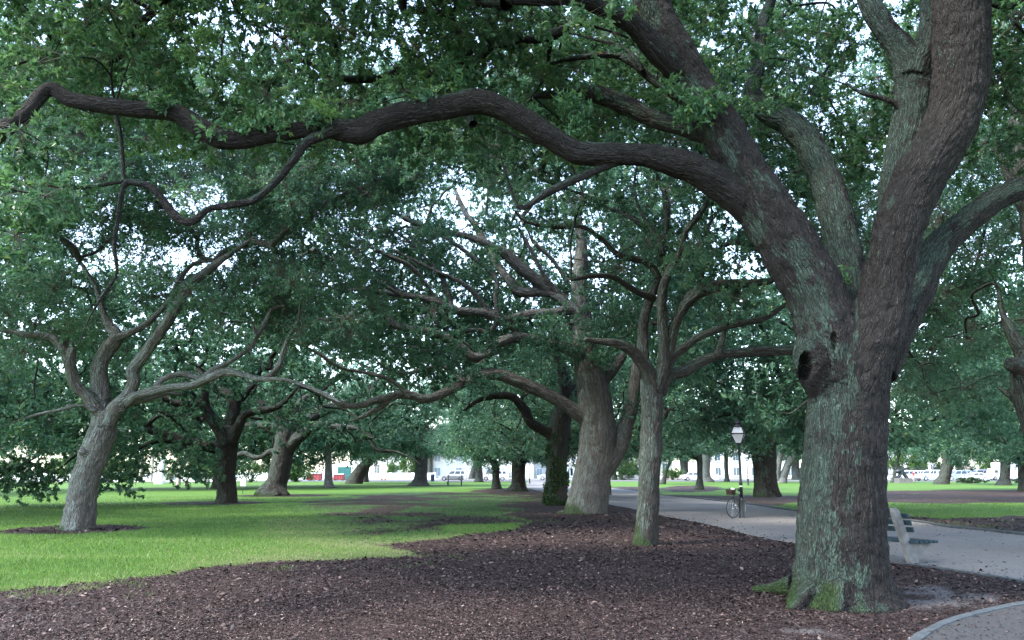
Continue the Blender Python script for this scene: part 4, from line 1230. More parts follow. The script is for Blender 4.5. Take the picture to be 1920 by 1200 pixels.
sx, sy = np.cos(ya) * wid / 2, np.sin(ya) * wid / 2
V = np.empty((n, 3, 3))
V[:, 0] = np.c_[x - sx, y - sy, np.full(n, -.005)]
V[:, 1] = np.c_[x + sx, y + sy, np.full(n, -.005)]
V[:, 2] = np.c_[x + lean[:, 0], y + lean[:, 1], hgt]
tint = np.clip(.75 * fbm(np.c_[x, y] * np.array([.35, .8]), 71, 4) - .22 + .02 + rng.normal(.28, .26, n) + dry * .55 - thin * .3, 0, 1)
M['grass'] = leaf_mat('grass_blade', [(0, (.012, .034, .008)), (.35, (.042, .112, .016)), (.65, (.086, .192, .028)), (.85, (.17, .20, .07)), (1, (.23, .22, .12))], rough=.5, spec=.3, trans=.3, tcol=(.2, .35, .05))
o = link('grass', np_mesh('grass', V.reshape(-1, 3), np.arange(3 * n).reshape(n, 3), False, None, {'tint': tint}), M['grass'])
tag(o, 'short bright green grass blades of the lawn', 'grass', None, 'stuff')

# ---- mulch chips and fallen leaves lying loose on the ground
x, y = screen_samples(430000, 5.2, 34, 40)
g, b, dry, thin = ground_masks(x, y)
on_path = poly_sd(x, y, [tuple(q[:2]) for q in resample(nl, 80)] + [tuple(q[:2]) for q in resample(fl, 80)[::-1]])
side = poly_sd(x, y, [tuple(q[:2]) for q in cl_] + [tuple(G(*p)[:2]) for p in [(2600, 1140), (1900, 1500)]]) > 0
dens = (1 - .985 * g) * (1 - .75 * b) * np.clip(.25 + 1.5 * fbm(np.c_[x, y] * .8, 91, 4) ** 1.3, 0, 1.3)
dens = np.where(on_path > 0, .40 * np.exp(-on_path / .4) + .035, dens)
dens = np.where(side, .10, dens)
ok = rng.random(len(x)) < dens
x, y = x[ok], y[ok]
n = len(x)
d = np.hypot(x, y)
ln = rng.uniform(.018, .05, n) * np.where(rng.random(n) < .06, 1.9, 1.0) * np.clip(d / 11, .8, 2.4)
wd = ln * rng.uniform(.25, .6, n)
ya = rng.uniform(0, 2 * np.pi, n)
ax = np.c_[np.cos(ya), np.sin(ya), rng.normal(0, .28, n)]
bx = np.c_[-np.sin(ya), np.cos(ya), rng.normal(0, .35, n)]
c = np.c_[x, y, rng.uniform(.006, .03, n)]
V = np.stack([c - ax * ln[:, None] / 2, c + bx * wd[:, None] / 2 + np.array([0, 0, .004]), c + ax * ln[:, None] / 2, c - bx * wd[:, None] / 2], 1)
M['chip'] = leaf_mat('mulch_chip', [(0, (.0060, .0038, .0034)), (.42, (.022, .0130, .0118)), (.70, (.056, .034, .030)), (.87, (.13, .090, .075)), (1, (.25, .205, .175))], rough=.65, spec=.35, trans=.0)
o = link('mulch_litter', np_mesh('mulch_litter', V.reshape(-1, 3), np.arange(4 * n).reshape(n, 4), False, None, {'tint': rng.beta(1.7, 2.3, n)}), M['chip'])
tag(o, 'loose brown bark chips and fallen leaves strewn over the mulch', 'mulch', None, 'stuff')
print('chips', n)

# fallen sticks lying on the mulch
x, y = screen_samples(900, 6.0, 26, 36)
g, b, dry, thin = ground_masks(x, y)
ok = (g < .3) & (poly_sd(x, y, [tuple(q[:2]) for q in resample(nl, 80)] + [tuple(q[:2]) for q in resample(fl, 80)[::-1]]) < .1)
x, y = x[ok][:420], y[ok][:420]
sl_ = []
for i in range(len(x)):
    a = random.uniform(0, math.pi); L_ = random.uniform(.05, .20)
    p0 = np.array([x[i], y[i], .018]); dv = np.array([math.cos(a), math.sin(a), 0]) * L_
    md = p0 + dv * .5 + np.array([random.uniform(-.04, .04), random.uniform(-.04, .04), random.uniform(.0, .03)])
    r_ = random.uniform(.002, .005)
    sl_.append((np.array([p0, md, p0 + dv + np.array([0, 0, random.uniform(-.01, .03)])]), np.array([r_, r_ * .9, r_ * .5])))
M['stick'] = plain('fallen_stick', (.075, .058, .050), .85, .2, var=.5, scale=2)
o = link('fallen_twigs', tubes_mesh('fallen_twigs', sl_, np.zeros(3), sides=4, step=.06), M['stick'])
tag(o, 'small fallen twigs scattered over the brown mulch', 'twigs', None, 'stuff')
# ------------------------------------------------------------------ street furniture
M['iron'] = plain('black_iron', (.012, .014, .017), .45, .5, var=.3, scale=14)
M['glass_white'] = plain('frosted_glass', (.50, .50, .54), .35, .5, var=.04)
M['white_tape'] = plain('white_tape', (.75, .75, .75), .6)
M['concrete'] = plain('concrete', (.135, .132, .125), .85, .25, var=.28, scale=7, bump=.25)
M['teal_wood'] = plain('painted_slat', (.014, .030, .038), .75, .25, var=.35, scale=11, bump=.15)
M['rubber'] = plain('rubber', (.015, .015, .016), .7, .3)
M['steel'] = plain('bright_steel', (.62, .63, .65), .3, .5, metal=.9)
M['basket'] = plain('wicker', (.050, .032, .022), .8, .2, var=.4, scale=60)
M['red'] = plain('red_plastic', (.45, .03, .04), .5)
M['white_paint'] = plain('white_paint', (.80, .80, .80), .45, .5, var=.04)

def make_lamp(label, loc):
    t = thing('street_lamp', label, 'street lamp', loc, 0, 'lamp posts along the park path')
    MB().lathe([(.135, -.1), (.135, .05), (.112, .09), (.105, .58), (.115, .62), (.115, .66), (.08, .70), (.055, .74)], 16).build('pedestal', M['iron'], t)
    MB().lathe([(.055, .72), (.055, 1.18), (.066, 1.2), (.066, 1.26), (.055, 1.28), (.048, 1.32), (.042, 2.52), (.06, 2.55), (.06, 2.60), (.045, 2.62)], 14).build('pole', M['iron'], t)
    MB().lathe([(.0565, 1.10), (.0565, 1.15)], 14).build('band', M['white_tape'], t)
    q = math.radians(22)
    s2 = math.sqrt(2)
    lan = MB().lathe([(.095 * s2, 2.665), (.225 * s2, 3.0), (.135 * s2, 3.25)], 4, smooth=False, start=q).build('lantern_glass', M['glass_white'], t)
    f = MB()
    def corner(r, z, i):
        a = q + i * math.pi / 2
        return (r * s2 * math.cos(a), r * s2 * math.sin(a), z)
    for i in range(4):
        f.tube([corner(.10, 2.65, i), corner(.232, 3.0, i)], .018, 6)
        f.tube([corner(.232, 3.0, i), corner(.14, 3.26, i)], .018, 6)
        f.tube([corner(.232, 3.0, i), corner(.232, 3.0, i + 1)], .024, 6)
        f.tube([corner(.14, 3.25, i), corner(.14, 3.25, i + 1)], .014, 6)
    f.build('lantern_frame', M['iron'], lan)
    MB().lathe([(.045, 2.60), (.10, 2.63), (.145, 2.655), (.14, 2.67)], 16).build('lantern_seat', M['iron'], t)
    MB().lathe([(.205, 3.255), (.20, 3.28), (.12, 3.33), (.115, 3.36), (.15, 3.37), (.15, 3.40), (.10, 3.45), (.045, 3.48), (.02, 3.52), (.028, 3.545), (.0, 3.57)], 16).build('lantern_cap', M['iron'], t)
    return t
g = G(1392.5, 972)
LAMP = make_lamp('black lamp post with a white lantern and the bicycle leaning on it', (g[0], g[1], 0.0))
for px, py, lab, sc in ((1403, 910, 'smaller distant black lamp post directly right of the near lantern', 1.12), (1144, 929, 'black lamp post mostly hidden behind the broad pale trunk', 1.0),
                    (993, 907, 'distant black lamp post at the far left bend of the path', 1.0), (1810, 904, 'far black lamp post in front of the hedge and the parked cars', 1.1)):
    g = G(px, py)
    c = copy_tree(LAMP)
    c.location = (g[0], g[1], 0)
    c.scale = (sc, sc, sc)
    c['label'] = lab

def make_bicycle(label, loc, rz, steer):
    t = thing('bicycle', label, 'bicycle', loc, rz)
    def wheel(parent_loc, rot):
        M['rim_dark'] = M.get('rim_dark') or plain('dull_rim', (.25, .26, .27), .4, .5, metal=.6)
        w = MB().torus((0, 0, 0), .325, .017, 36, 8).build('wheel', M['rubber'], t, parent_loc)
        w.rotation_euler = (0, 0, rot)
        MB().torus((0, 0, 0), .302, .011, 36, 6).build('rim', M['rim_dark'], w)
        s = MB()
        for i in range(20):
            a = i * math.pi / 10
            s.tube([(.02 * math.cos(a), (-1) ** i * .02, .02 * math.sin(a)), (.3 * math.cos(a + .12), 0, .3 * math.sin(a + .12))], .0018, 4, cap=False)
        s.tube([(0, -.045, 0), (0, .045, 0)], .016, 8)
        s.build('spokes', M['steel'], w)
        return w
    wheel((0, 0, .342), 0)
    wheel((1.06, 0, .342), steer)
    f = MB()
    bb = (.44, 0, .29); seat = (.30, 0, .80); head_t = (.90, 0, .86); head_b = (.94, 0, .66)
    for a, b, r in ((bb, seat, .016), (seat, head_t, .015), (bb, head_b, .018), (head_t, head_b, .019)):
        f.tube([a, b], r, 8)
    for s in (-1, 1):
        f.tube([(0, .05 * s, .342), (bb[0], .02 * s, bb[2])], .009, 6)
        f.tube([(0, .05 * s, .342), (seat[0] - .01, .012 * s, seat[2] - .05)], .008, 6)
    f.build('frame', M['iron'], t)
    k = MB()
    cs, sn = math.cos(steer), math.sin(steer)
    def st(x, y, z): return (1.0 + (x - 1.0) * cs - y * sn, (x - 1.0) * sn + y * cs, z)
    for s in (-1, 1): k.tube([st(.95, .03 * s, .66), st(1.0, .05 * s, .55), st(1.06, .05 * s, .342)], .011, 6)
    k.build('fork', M['iron'], t)
    h = MB().tube([(.90, 0, .86), (.88, 0, 1.0)], .014, 8)
    h.tube([st(.80, -.30, 1.03), st(.90, -.26, 1.05), st(.94, -.08, 1.0), st(.94, .08, 1.0), st(.90, .26, 1.05), st(.80, .30, 1.03)], .012, 8)
    h.build('handlebar', M['iron'], t)
    sd = MB().tube([(.30, 0, .78), (.275, 0, .93)], .014, 8)
    sd.build('seat_post', M['steel'], t)
    s = MB()
    prof = [(.13, .085), (.05, .10), (-.03, .07), (-.10, .035), (-.16, .022)]
    vs = []; n = 10
    for x, r in prof:
        for i in range(n):
            a = 2 * math.pi * i / n
            vs.append((.25 - x + .02, r * math.cos(a), .955 + .03 * math.sin(a) + (.01 if x > 0 else 0)))
    fs = [(i * n + j, i * n + (j + 1) % n, (i + 1) * n + (j + 1) % n, (i + 1) * n + j) for i in range(len(prof) - 1) for j in range(n)] + [tuple(range(n)), tuple(range((len(prof) - 1) * n, len(prof) * n))]
    s.add(vs, fs, True).build('saddle', M['iron'], t)
    MB().box((.10, 0, .87), (.10, .12, .10), bev=.02).build('saddle_bag', M['red'], t)
    c = MB().lathe([(.085, .24), (.085, .285), (.02, .285), (.02, .24)], 14, axis='y')
    cr = MB()
    cr.lathe([(.09, -.006), (.09, .006)], 20, c=(bb[0], .06, bb[2]), axis='y')
    cr.tube([(bb[0], .08, bb[2]), (bb[0] + .11, .08, bb[2] - .13)], .010, 6)
    cr.tube([(bb[0], -.08, bb[2]), (bb[0] - .11, -.08, bb[2] + .13)], .010, 6)
    cr.box((bb[0] + .11, .13, bb[2] - .13), (.09, .09, .02)); cr.box((bb[0] - .11, -.13, bb[2] + .13), (.09, .09, .02))
    cr.build('crank', M['steel'], t)
    b = MB()
    x0, x1, yb, z0, z1 = .99, 1.20, .135, .82, .99
    nb = 9
    for q in range(nb):                                  # woven sides
        z = z0 + (z1 - z0) * q / (nb - 1)
        gr = .82 + .18 * q / (nb - 1)
        cx = (x0 + x1) / 2
        pts = [(cx + (x - cx) * gr, y * gr, z) for x, y in ((x0, -yb), (x1, -yb), (x1, yb), (x0, yb), (x0, -yb))]
        b.tube([st(*p) for p in pts], .010, 5)
    for i in range(24):
        u = i / 24 * 4; e = int(u); f_ = u - e
        cs4 = [(x0, -yb), (x1, -yb), (x1, yb), (x0, yb), (x0, -yb)]
        px_, py_ = (cs4[e][0] + (cs4[e + 1][0] - cs4[e][0]) * f_, cs4[e][1] + (cs4[e + 1][1] - cs4[e][1]) * f_)
        cx = (x0 + x1) / 2
        b.tube([st(cx + (px_ - cx) * .82, py_ * .82, z0), st(px_, py_, z1)], .008, 4)
    b.box(st((x0 + x1) / 2, 0, z0), (.20, .26, .012), rot=Matrix.Rotation(steer, 3, 'Z'))
    b.build('basket', M['basket'], t)
    return t
g = G(1375, 972.5)
hd = math.atan2(-.819, -.574)
bx_, by_ = g[0] + .574 * 1.06, g[1] + .819 * 1.06
bike = make_bicycle('black bicycle with a wicker basket leaning on the nearest lamp post', (bx_, by_, .02), hd, math.radians(-20))
# a pale bundle carried in the basket
wpos = Vector((bx_, by_, .02)) + Matrix.Rotation(hd, 3, 'Z') @ Vector((1.08, .03, 1.0))
mb = MB(); 
bmt = bmesh.new(); bmesh.ops.create_icosphere(bmt, subdivisions=2, radius=.075)
for v in bmt.verts: v.co += v.normal * random.uniform(-.02, .02); v.co.z *= .8
bmt.verts.index_update()
mb.add([v.co for v in bmt.verts], [[v.index for v in f.verts] for f in bmt.faces], True); bmt.free()
bag = mb.build('bundle', M['white_tape']); bag.location = wpos
tag(bag, 'small white bundle lying in the bicycle basket', 'bundle')

def make_bench(label, loc, rz, concrete='concrete', wood='teal_wood', scale=1.0):
    """local x runs along the seat, the sitter faces -y"""
    t = thing('park_bench', label, 'bench', loc, rz)
    t.scale = (scale,) * 3
    def lean(z): return .02 + .40 * (z / .97)
    prof = [(lean(-.12) - .13, -.12), (lean(.30) - .10, .30)]
    outline = [(-.10, -.12), (.075, -.12), (lean(.90) + .075, .90), (lean(.95) + .05, .955), (lean(.97) + .0, .975), (lean(.95) - .045, .96), (lean(.88) - .075, .90), (lean(.38) - .085, .37), (-.40, .335), (-.46, .315), (-.45, .285), (-.37, .255), (-.25, .20), (-.16, .135), (-.09, .09), (-.085, .02)]
    for x in (0, 1.25):
        MB().prism(outline, x - .05, x + .05, 'x').build('support', M[concrete], t)
    for z in (.83, .71, .59):
        rot = Matrix.Rotation(-math.atan2(.40, .97), 3, 'X')
        MB().box((.62, lean(z) - .075 - .028, z), (1.60, .042, .088), rot=rot, bev=.006).build('back_slat', M[wood], t)
    for i in range(5):
        MB().box((.62, 0.09 - i * .132, 0.372 - .003 * i), (1.60, .105, .05), bev=.008).build('seat_slat', M[wood], t)
    return t
g = G(1713, 1058)
make_bench('dark slatted bench with a concrete frame beside the huge oak', (g[0], g[1], .03), math.atan2(.89, -.46))
g = G(840, 911)
make_bench('distant pale bench on the lawn in front of the parked silver car', (g[0], g[1], 0), 0, 'teal_wood', 'concrete', 1.25)

# small notice on a stake
g = G(455, 926)
t = thing('notice_sign', 'small white notice board on a thin stake beside the twisted oak', 'sign', (g[0], g[1], 0))
MB().box((0, 0, .45), (.04, .03, 1.0)).build('stake', M['iron'], t)
MB().box((0, -.025, .78), (.40, .02, .42), bev=.008).build('panel', M['white_paint'], t)

# ------------------------------------------------------------------ vehicles
M['car_white'] = plain('car_white', (.72, .73, .75), .25, .5, var=.03)
M['car_silver'] = plain('car_silver', (.46, .47, .50), .28, .5, metal=.3, var=.04)
M['car_blue'] = plain('car_blue', (.26, .34, .42), .28, .5, metal=.3, var=.04)
M['car_grey'] = plain('car_grey', (.22, .23, .28), .28, .5, metal=.3, var=.04)
M['window'] = plain('car_window', (.03, .04, .045), .12, .6)
M['tail'] = plain('tail_light', (.35, .03, .03), .3)
M['head'] = plain('head_light', (.7, .7, .72), .2)
M['trim'] = plain('dark_trim', (.03, .03, .032), .6)
SHAPES = {   # length, belt, cabin bottom x0 x1, cabin top x0 x1, roof, hood front height, wheel r
    'suv': (4.9, 1.08, -1.05, 2.38, -.35, 2.12, 1.82, .92, .37),
    'sedan': (4.7, .94, -1.0, 1.75, -.15, 1.0, 1.45, .74, .32),
    'pickup': (5.4, 1.10, -1.05, 2.55, -.35, 2.45, 1.88, .98, .39),
    'van': (5.1, 1.12, -1.55, 2.45, -.75, 2.35, 1.98, .95, .35),
}
def make_vehicle(name, label, cat, shape, paint, loc, rz, split=(.06, .36, .40, .70, .74, .95)):
    L, belt, cb0, cb1, ct0, ct1, roof, hood, wr = SHAPES[shape]
    t = thing(name, label, cat, loc, rz, 'vehicles parked along the far street')
    h = L / 2
    wx = (-h + .92, h - .98)
    def arch(x):
        return [(x + (wr + .05) * math.cos(a), wr + (wr + .05) * math.sin(a)) for a in np.linspace(math.pi, 0, 9)]
    pts = [(-h + .02, .32)] + [(-h + .25, .24)] + arch(wx[0]) + [(wx[0] + wr + .25, .24), (wx[1] - wr - .25, .24)] + arch(wx[1]) + [(h - .2, .26), (h - .02, .42), (h, belt * .8), (h - .06, belt), (cb1, belt + .012), (cb0, belt + .012), (cb0 - .15, belt - .02), (-h + .35, hood), (-h + .06, hood - .10), (-h, hood * .7)]
    pts = [(x, max(z, .24)) for x, z in pts]
    b = MB().prism(pts, -.90, .90, 'y')
    b.build('body', M[paint], t)
    # cabin
    wb, wt = .87, .70
    def cab(s, u, v):
        x0 = cb0 + (ct0 - cb0) * v; x1 = cb1 + (ct1 - cb1) * v
        return Vector((x0 + (x1 - x0) * u, s * (wb + (wt - wb) * v), belt + (roof - belt) * v))
    c = MB()
    vs = []
    for v in (0, .86, 1.0):
        ins = 0 if v < 1 else .06
        for s, u in ((-1, 0), (-1, 1), (1, 1), (1, 0)):
            p = cab(s, u, v); p.y *= 1 - ins * 1.2; p.x += (.10 if u == 0 else -.10) * (ins > 0)
            vs.append(p)
    fs = [(0, 1, 5, 4), (1, 2, 6, 5), (2, 3, 7, 6), (3, 0, 4, 7), (4, 5, 9, 8), (5, 6, 10, 9), (6, 7, 11, 10), (7, 4, 8, 11), (8, 9, 10, 11)]
    cabin = c.add(vs, fs).build('cabin', M[paint], t)
    def pane(nm, quad, out):
        m = MB(); n = Vector(out) * .012
        q = [p + n for p in quad]; q2 = [p - n * .5 for p in quad]
        m.add(q + q2, [(0, 1, 2, 3), (7, 6, 5, 4), (0, 4, 5, 1), (1, 5, 6, 2), (2, 6, 7, 3), (3, 7, 4, 0)])
        m.build(nm, M['window'], t)
    for s in (-1, 1):
        for i in range(0, len(split), 2):
            a, e = split[i], split[i + 1]
            pane('side_window', [cab(s, a, .14), cab(s, e, .14), cab(s, e * .98 + .005, .82), cab(s, a * .98 + .012, .82)], (0, s, .2))
    pane('windscreen', [cab(-1, 0, .12) + Vector((0, .1, 0)), cab(1, 0, .12) - Vector((0, .1, 0)), cab(1, 0, .82) - Vector((0, .09, 0)), cab(-1, 0, .82) + Vector((0, .09, 0))], (-.8, 0, .4))
    pane('rear_window', [cab(-1, 1, .2) + Vector((0, .1, 0)), cab(1, 1, .2) - Vector((0, .1, 0)), cab(1, 1, .82) - Vector((0, .09, 0)), cab(-1, 1, .82) + Vector((0, .09, 0))], (.8, 0, .3))
    for x in wx:
        for s in (-1, 1):
            w = MB().lathe([(.01, -.11), (wr * .66, -.11), (wr * .92, -.10), (wr, -.06), (wr, .06), (wr * .92, .10), (wr * .66, .11), (.01, .11)], 20, axis='y').build('wheel', M['rubber'], t, (x, s * .80, wr))
            MB().lathe([(.01, .0), (wr * .3, .012), (wr * .58, .0), (wr * .66, .02), (wr * .68, 0)], 16, axis='y', c=(0, s * .115, 0)).build('rim', M['steel'], w)
    for s in (-1, 1):
        MB().box((-h + .05, s * .68, hood - .20), (.12, .30, .14), bev=.02).build('headlight', M['head'], t)
        MB().box((h - .02, s * .78, belt - .16), (.08, .16, .26), bev=.02).build('tail_light', M['tail'], t)
        MB().box((cb0 + .32, s * .98, belt + .06), (.10, .18, .13), bev=.03).build('wing_mirror', M[paint], t)
        for q in (.38, .72):
            MB().box((cb0 + (cb1 - cb0) * q - .1, s * .905, belt - .12), (.16, .02, .035)).build('door_handle', M['trim'], t)
    MB().box((-h + .03, 0, .42), (.12, 1.5, .16), bev=.03).build('front_bumper', M['trim'], t)
    MB().box((h - .02, 0, .45), (.12, 1.6, .16), bev=.03).build('rear_bumper', M['trim'], t)
    MB().box((0, 0, .30), (L - 1.0, 1.5, .14)).build('underside', M['trim'], t)
    return t
def at_px(px, Y): return ((px - 960) / F * (Y * cT - CH * sT) , Y, .03)
S2 = (.06, .46, .50, .92)
make_vehicle('parked_car', 'silver off-roader parked behind the distant bench', 'car', 'suv', 'car_silver', at_px(849, 147), 0)
make_vehicle('parked_car', 'white off-roader half hidden by the small dark oak with a bare arm', 'car', 'suv', 'car_white', at_px(927, 149), 0)
make_vehicle('parked_car', 'white off-roader farthest left, behind the dark cannon', 'car', 'suv', 'car_white', at_px(1697, 147), math.radians(12))
make_vehicle('parked_car', 'white off-roader behind the person in red', 'car', 'suv', 'car_white', at_px(1718, 154), math.radians(14))
make_vehicle('pickup_truck', 'white pickup with a canopy left of the leaning oak', 'pickup', 'pickup', 'car_white', at_px(1745, 144), math.radians(16), (.05, .22, .25, .42, .55, .96))
make_vehicle('parked_car', 'pale blue off-roader just right of the leaning oak', 'car', 'suv', 'car_blue', at_px(1796, 150), math.radians(-4))
make_vehicle('parked_car', 'low white saloon car in front, between the leaning and forked oaks', 'car', 'sedan', 'car_white', at_px(1827, 139), math.radians(4), S2)
make_vehicle('parked_van', 'grey people carrier with a white nose behind the white saloon', 'van', 'van', 'car_grey', at_px(1840, 155), math.radians(-6))
make_vehicle('parked_car', 'white saloon car at the right edge beyond the forked oak', 'car', 'sedan', 'car_white', at_px(1922, 140), 0, S2)
make_vehicle('parked_car', 'white car glimpsed behind the pale trunks beyond the lamp post', 'car', 'sedan', 'car_white', at_px(1302, 148), math.pi, S2)
make_vehicle('parked_car', 'white car parked right of the dark mound oak beside the path', 'car', 'suv', 'car_white', at_px(1032, 156), 0)
# box truck
loc = at_px(1880, 150)
t = thing('box_truck', 'white box truck with a red panel behind the forked oak', 'truck', loc, math.radians(6), 'vehicles parked along the far street')
bx = MB().box((.6, 0, 1.95), (3.6, 2.2, 2.5), bev=.04).build('cargo_box', M['car_white'], t)
pn = MB().box((-.55, -1.108, 2.0), (1.0, .02, .85)).build('red_panel', M['red'], bx)
for i, wv in enumerate((.62, .74)):
    MB().box((-.55, -1.122, 2.16 - i * .30), (wv, .012, .10)).build('white_stripe', M['white_paint'], bx)
MB().prism([(-2.9, .4), (-1.25, .4), (-1.25, 2.15), (-2.0, 2.15), (-2.35, 1.35), (-2.9, 1.2)], -.95, .95, 'y').build('cab', M['car_white'], t)
MB().box((-1.75, -.955, 1.62), (.62, .02, .52)).build('side_window', M['window'], t)
MB().box((.1, 0, .58), (4.6, 1.2, .2)).build('chassis', M['trim'], t)
for x in (-2.1, 1.5):
    for s in (-1, 1):
        w = MB().lathe([(.01, -.13), (.36, -.13), (.4, -.08), (.4, .08), (.36, .13), (.01, .13)], 18, axis='y').build('wheel', M['rubber'], t, (x, s * .86, .4))
        MB().lathe([(.01, 0), (.24, 0)], 14, axis='y', c=(0, s * .135, 0)).build('rim', M['steel'], w)

# ------------------------------------------------------------------ street, sea wall, buildings
def flat(name, x0, x1, y0, y1, z, m, label, nx=40):
    xs = np.linspace(x0, x1, nx); V = np.array([(x, y, z) for y in (y0, y1) for x in xs])
    i = np.arange(nx - 1)
    Fq = np.stack([i, i + 1, nx + i + 1, nx + i], 1)
    return tag(link(name, np_mesh(name, V, Fq), m), label, name.replace('_', ' '), None, 'structure')
M['asphalt'] = gravel_mat('asphalt', (.13, .13, .135))
M['paving'] = gravel_mat('paving', (.36, .35, .34))
M['water'] = plain('water', (.20, .24, .26), .15, .5)
flat('street', -46, 160, 136.5, 160, .02, M['asphalt'], 'grey street with parked cars beyond the park')
flat('pavement', -46, 160, 160.2, 178, .10, M['paving'], 'pale pavement along the far side of the street')
flat('promenade', -160, -47, 128, 148, .03, M['paving'], 'pale promenade along the water at the left')
flat('water', -900, -47, 152, 1500, .05, M['water'], 'bright water beyond the promenade at the left')

M['stucco'] = plain('white_stucco', (.74, .73, .71), .8, .3, var=.06, scale=.7)
M['stucco_cream'] = plain('cream_stucco', (.62, .57, .52), .8, .3, var=.08, scale=.7)
M['stucco_grey'] = plain('grey_stucco', (.50, .49, .50), .8, .3, var=.08, scale=.7)
M['roof'] = plain('roof_grey', (.20, .20, .21), .8, .3)
M['pane'] = plain('window_pane', (.10, .14, .17), .15, .6)
M['shutter'] = plain('blue_grey_shutter', (.28, .34, .40), .6)
def building(label, px0, px1, Y, H, wall, floors, cols, panes='pane', porch=False):
    x0, x1 = at_px(px0, Y)[0], at_px(px1, Y)[0]
    t = thing('town_house', label, 'building', ((x0 + x1) / 2, Y, 0))
    w = x1 - x0
    MB().box((0, 6, H / 2 - .1), (w, 12, H + .2)).build('wall', M[wall], t)
    MB().box((0, 6, H + .2), (w + .8, 12.8, .4), bev=.05).build('cornice', M['stucco'], t)
    MB().prism([(-w / 2 - .2, H + .4), (w / 2 + .2, H + .4), (w / 2 - 2, H + 2.4), (-w / 2 + 2, H + 2.4)], .2, 11.8, 'y').build('roof', M['roof'], t)
    fh = H / floors
    for f in range(floors):
        for c in range(cols):
            x = -w / 2 + w * (c + .5) / cols; z = f * fh + fh * .5
            fr = MB().box((x, -.03, z), (1.5, .12, fh * .62)).build('window', M['stucco'], t)
            MB().box((x, -.10, z), (1.2, .04, fh * .54)).build('pane', M[panes], fr)
            MB().box((x, -.13, z - fh * .33), (1.8, .16, .12)).build('sill', M['stucco'], fr)
            MB().box((x, -.125, z), (.06, .02, fh * .54)).build('glazing_bar', M['stucco'], fr)
    d = MB().box((w * .08, -.05, 1.25), (1.3, .14, 2.5)).build('door', M['shutter'], t)
    MB().box((w * .08 + .45, -.15, 1.15), (.06, .06, .18)).build('handle', M['iron'], d)
    if porch:
        for i in range(6):
            MB().lathe([(.28, 0), (.25, .3), (.22, H * .8), (.32, H * .84)], 12, c=(-w / 2 + w * (i + .5) / 6, -2.2, 0)).build('column', M['stucco'], t)
        MB().box((0, -1.2, H * .87), (w, 2.6, .5)).build('porch_roof', M['stucco'], t)
    return t
building('white building with grey blue windows behind the silver car', 800, 1000, 184, 9.5, 'stucco', 3, 5, 'shutter')
building('white building site house behind the low wall left of the stout oak', 655, 792, 190, 8.0, 'stucco', 2, 4)
building('pale narrow house at the far end of the gravel path', 996, 1122, 194, 9.0, 'stucco_grey', 3, 4, 'shutter')
building('cream house with a columned porch beyond the thin young oak', 1120, 1262, 186, 9.0, 'stucco_cream', 2, 5, porch=True)
building('white house seen through the pale trunks right of the lamp post', 1330, 1500, 188, 10, 'stucco', 3, 5)
building('grey house behind the parked white pickup', 1610, 1760, 186, 8.5, 'stucco_grey', 2, 5)
building('cream house behind the box truck at the right', 1830, 2040, 190, 9.5, 'stucco_cream', 3, 5)

def wall_run(name, label, cat, px0, px1, Y, h, m, cap=None):
    x0, x1 = at_px(px0, Y)[0], at_px(px1, Y)[0]
    t = thing(name, label, cat, ((x0 + x1) / 2, Y, 0))
    MB().box((0, 0, h / 2 - .05), (x1 - x0, .3, h + .1)).build('wall', M[m], t)
    MB().box((0, 0, h + .06), (x1 - x0 + .1, .42, .12), bev=.02).build('coping', M[cap or m], t)
    n = max(2, int((x1 - x0) / 4))
    for i in range(n + 1):
        MB().box((-(x1 - x0) / 2 + (x1 - x0) * i / n, -.03, h / 2 + .05), (.5, .44, h + .28), bev=.03).build('pier', M[m], t)
    return t
wall_run('garden_wall', 'long low white wall in front of the building site', 'wall', 690, 815, 162, 1.25, 'stucco')
wall_run('sea_wall', 'pale low sea wall along the promenade at the left', 'wall', -260, 440, 150, .95, 'stucco')
wall_run('garden_wall', 'low pale wall with shrubs beyond the path, behind the slender oak', 'wall', 1130, 1345, 164, .9, 'stucco_cream')
# iron fence in front of the grey house
x0, x1 = at_px(1655, 163)[0], at_px(1835, 163)[0]
t = thing('iron_fence', 'black iron railing above the parked cars at the right', 'fence', ((x0 + x1) / 2, 163, 0))
w = x1 - x0
MB().box((0, 0, .45), (w, .3, .95)).build('base_wall', M['stucco_grey'], t)
fb = MB()
for i in range(int(w / .16)): fb.box((-w / 2 + .16 * i + .08, 0, 1.75), (.03, .03, 1.7))
fb.box((0, 0, 1.1), (w, .05, .06)); fb.box((0, 0, 2.35), (w, .05, .06))
fb.build('railing', M['iron'], t)
for i in range(5): MB().box((-w / 2 + w * i / 4, 0, 1.45), (.4, .42, 2.9), bev=.03).build('pier', M['stucco_grey'], t)

